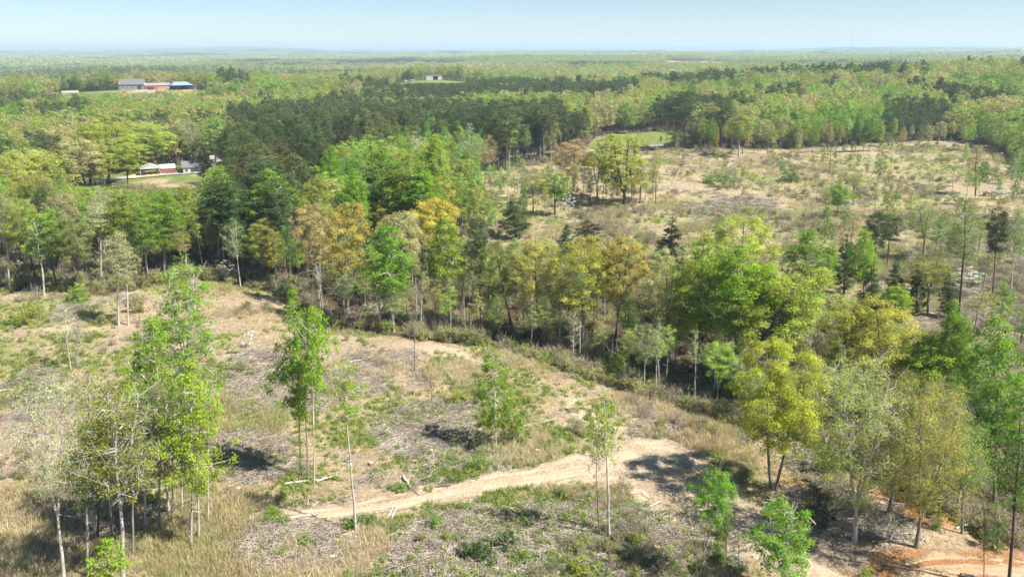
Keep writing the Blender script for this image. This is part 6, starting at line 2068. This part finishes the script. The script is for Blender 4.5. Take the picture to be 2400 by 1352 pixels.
    for xx in (-4.2, 0, 4.2):
        for yy in (-1.8, 1.8): boxes('post', [(xx, yy, 1.2, 0.2, 0.2, 2.7)], MT['white'], e)
    for px, dd, m, lb in ((270, -18, 'redpaint', 'red car parked on the dirt yard of the far farm'), (291, -16, 'redpaint', 'dark red car beside the large barn'), (178, -20, 'white', 'small white car near the box trailer'), (199, -12, 'blackpaint', 'black car on the grass of the far farm')):
        P = farm(px, dd)
        e = root('parked_car', P, facing(P) + 0.3, lb, 'car', 'cars at the far farm', drop=0)
        boxes('body', [(0, 0, 0.62, 4.3, 1.75, 0.6)], MT[m], e, 0.12)
        boxes('cabin', [(-0.2, 0, 1.15, 2.2, 1.5, 0.55)], MT['glass'], e, 0.15)
        for xx in (-1.35, 1.35):
            for yy in (-0.8, 0.8): wheel('wheel', xx, yy, 0.33, 0.33, 0.22, MT['rubber'], e)
    # --- white shed on the second knoll
    P = gpd(1018, 960)
    e = root('white_shed', P, facing(P), 'white open-fronted shed on the far lawn ridge', 'shed')
    boxes('wall', [(0, 3, 2.3, 18, 0.3, 5), (-9, 0, 2.3, 0.3, 6.2, 5), (9, 0, 2.3, 0.3, 6.2, 5), (-5, -3, 2.3, 8, 0.3, 5), (6.8, -3, 2.3, 4.4, 0.3, 5), (1.8, -3, 4.4, 5.6, 0.3, 0.8)], MT['white'], e)
    boxes('roof', [(0, 0, 4.95, 19, 7.2, 0.3)], MT['metal'], e)
    boxes('bay_shade', [(1.8, 2.7, 2.0, 5.6, 0.2, 4)], MT['dark'], e)  # dark sheet behind the gap, its colour stands in for the shade inside
    for px, lb in ((952, 'tiny white van left of the far white shed'), (968, 'low white pickup beside the far white shed')):
        P = gpd(px, 965)
        e = root('parked_van' if px == 952 else 'pickup_truck', P, facing(P), lb, 'van' if px == 952 else 'pickup', drop=0)
        boxes('body', [(0, 0, 0.8, 5, 1.9, 0.8)], MT['white'], e, 0.15)
        boxes('cabin', [(0.2 if px == 952 else 0.9, 0, 1.6, 3.6 if px == 952 else 1.6, 1.7, 0.8)], MT['white'], e, 0.2)
        for xx in (-1.6, 1.6):
            for yy in (-0.85, 0.85): wheel('wheel', xx, yy, 0.38, 0.38, 0.25, MT['rubber'], e)
    P = gpd(1060, 985)
    # --- metal-roofed house behind the far wood edge
    P = gpd(1983, 452)
    e = gable_house('metal_roof_house', P, facing(P) + 0.1, 13, 9, 3.6, 2.4, MT['tin'], MT['metal'], 'pale metal-roofed house behind the trees of the far clearing', 0.4)
    for xx in (-4, 0, 4): window(e, xx, -4.5, 1.8, 1.1, 1.2)
    # --- utility poles and wires along the paved road
    tops = []
    for px, py, lb in ((1130, 372, 'utility pole at the right end of the pine stand'), (1345, 360, 'utility pole beside the orange-tan oak by the road'), (1562, 349, 'utility pole at the lawn edge by the road'), (1790, 343, 'utility pole at the far wood edge')):
        P = gp(px, py)
        e = root('utility_pole', P, 0.1, lb, 'utility pole', 'utility poles by the road')
        V, Q = tube(np.array([[0, 0, -0.3], [0, 0, 5], [0.03, 0, 10.5]]), [0.16, 0.14, 0.11], 8)
        new_obj('pole', np_mesh('pole', V, quads=Q, mats=[MT['wood']], smooth=True), e)
        boxes('crossarm', [(0, -0.16, 9.9, 0.12, 2.2, 0.14)], MT['wood'], e)
        for yy in (-1.0, 0.0, 0.95): boxes('insulator', [(0, yy - 0.1, 10.06, 0.09, 0.09, 0.18)], MT['white'], e)
        tops.append(P + np.array([0, 0, 10.1]))
    for i, (a, b) in enumerate(zip(tops[:-1], tops[1:])):
        w = np.linspace(0, 1, 14)
        L = a[None] * (1 - w[:, None]) + b[None] * w[:, None] - a
        L[:, 2] -= 4 * 1.0 * w * (1 - w)
        V, Q = tube(L, np.full(14, 0.025), 4)
        o = new_obj('utility_wire', np_mesh('utility_wire', V, quads=Q, mats=[MT['steel']]), loc=a)
        tag(o, ['thin wire in front of the tall dark pines', 'thin wire strung above the lawn edge', 'thin wire running into the far wood edge'][i], 'wire', 'utility wires')
    # --- radio mast on the horizon
    P = gpd(1984, 3200)
    Hm = top_height((P[0], P[1], P[2]), 68) if False else None
    lo, hi = 20, 300
    for _ in range(40):
        m = (lo + hi) / 2
        if proj(P[0], P[1], P[2] + m)[1] > 69: lo = m
        else: hi = m
    Hm = lo
    e = root('radio_mast', P, 0.2, 'thin radio mast standing on the horizon', 'radio mast')
    bag = MeshBag()
    cs = [np.array([math.cos(a), math.sin(a), 0]) * 0.75 for a in (0, 2.094, 4.189)]
    for c in cs: bag.add(tube(np.array([c, c + [0, 0, Hm / 2], c + [0, 0, Hm]]), [0.14] * 3, 5))
    new_obj('legs_frame', np_mesh('legs_frame', *bag.get(), mats=[MT['steel']]), e)
    A, B = [], []
    z = np.arange(0, Hm - 3, 3.0)
    for j in range(3):
        for zz in z:
            A.append(cs[j] + [0, 0, zz]); B.append(cs[(j + 1) % 3] + [0, 0, zz + 3])
    V, Q = cones(A, B, np.full(len(A), 0.07), np.full(len(A), 0.07), 4)
    new_obj('lattice_brace', np_mesh('lattice_brace', V, quads=Q, mats=[MT['steel']]), e)
    V, Q = tube(np.array([[0, 0, Hm - 1], [0, 0, Hm + 2.5], [0, 0, Hm + 5]]), [0.12, 0.1, 0.05], 5)
    new_obj('antenna', np_mesh('antenna', V, quads=Q, mats=[MT['white']]), e)
    return Hm + P[2] + 5


MAST_TOP = built()

# ------------------------------------------------------------------ haze: one box of even air round everything
HAZE_TOP = max(MAST_TOP, 90) + 12
zmin = float(hgt(*[g.ravel() for g in np.meshgrid(GX[::4], GY[::4])]).min()) - 3
bm = bmesh.new()
r = bmesh.ops.create_cube(bm, size=1.0)
bmesh.ops.scale(bm, vec=(52800, 26900, HAZE_TOP - zmin), verts=bm.verts)
bmesh.ops.translate(bm, vec=(0, 12900, (HAZE_TOP + zmin) / 2), verts=bm.verts)
me = bpy.data.meshes.new('haze')
bm.to_mesh(me); bm.free()
N = NT('haze')
pv = N.n('ShaderNodeVolumePrincipled')
pv.inputs['Color'].default_value = (0.66, 0.86, 1.0, 1)
pv.inputs['Density'].default_value = 0.00015
pv.inputs['Anisotropy'].default_value = 0.1
N.t.links.new(pv.outputs[0], N.out.inputs['Volume'])
me.materials.append(N.m)
tag(new_obj('haze', me), 'pale blue haze lying over the far forest', 'haze', kind='stuff')
print('objects', len(S.objects), 'haze', zmin, HAZE_TOP)
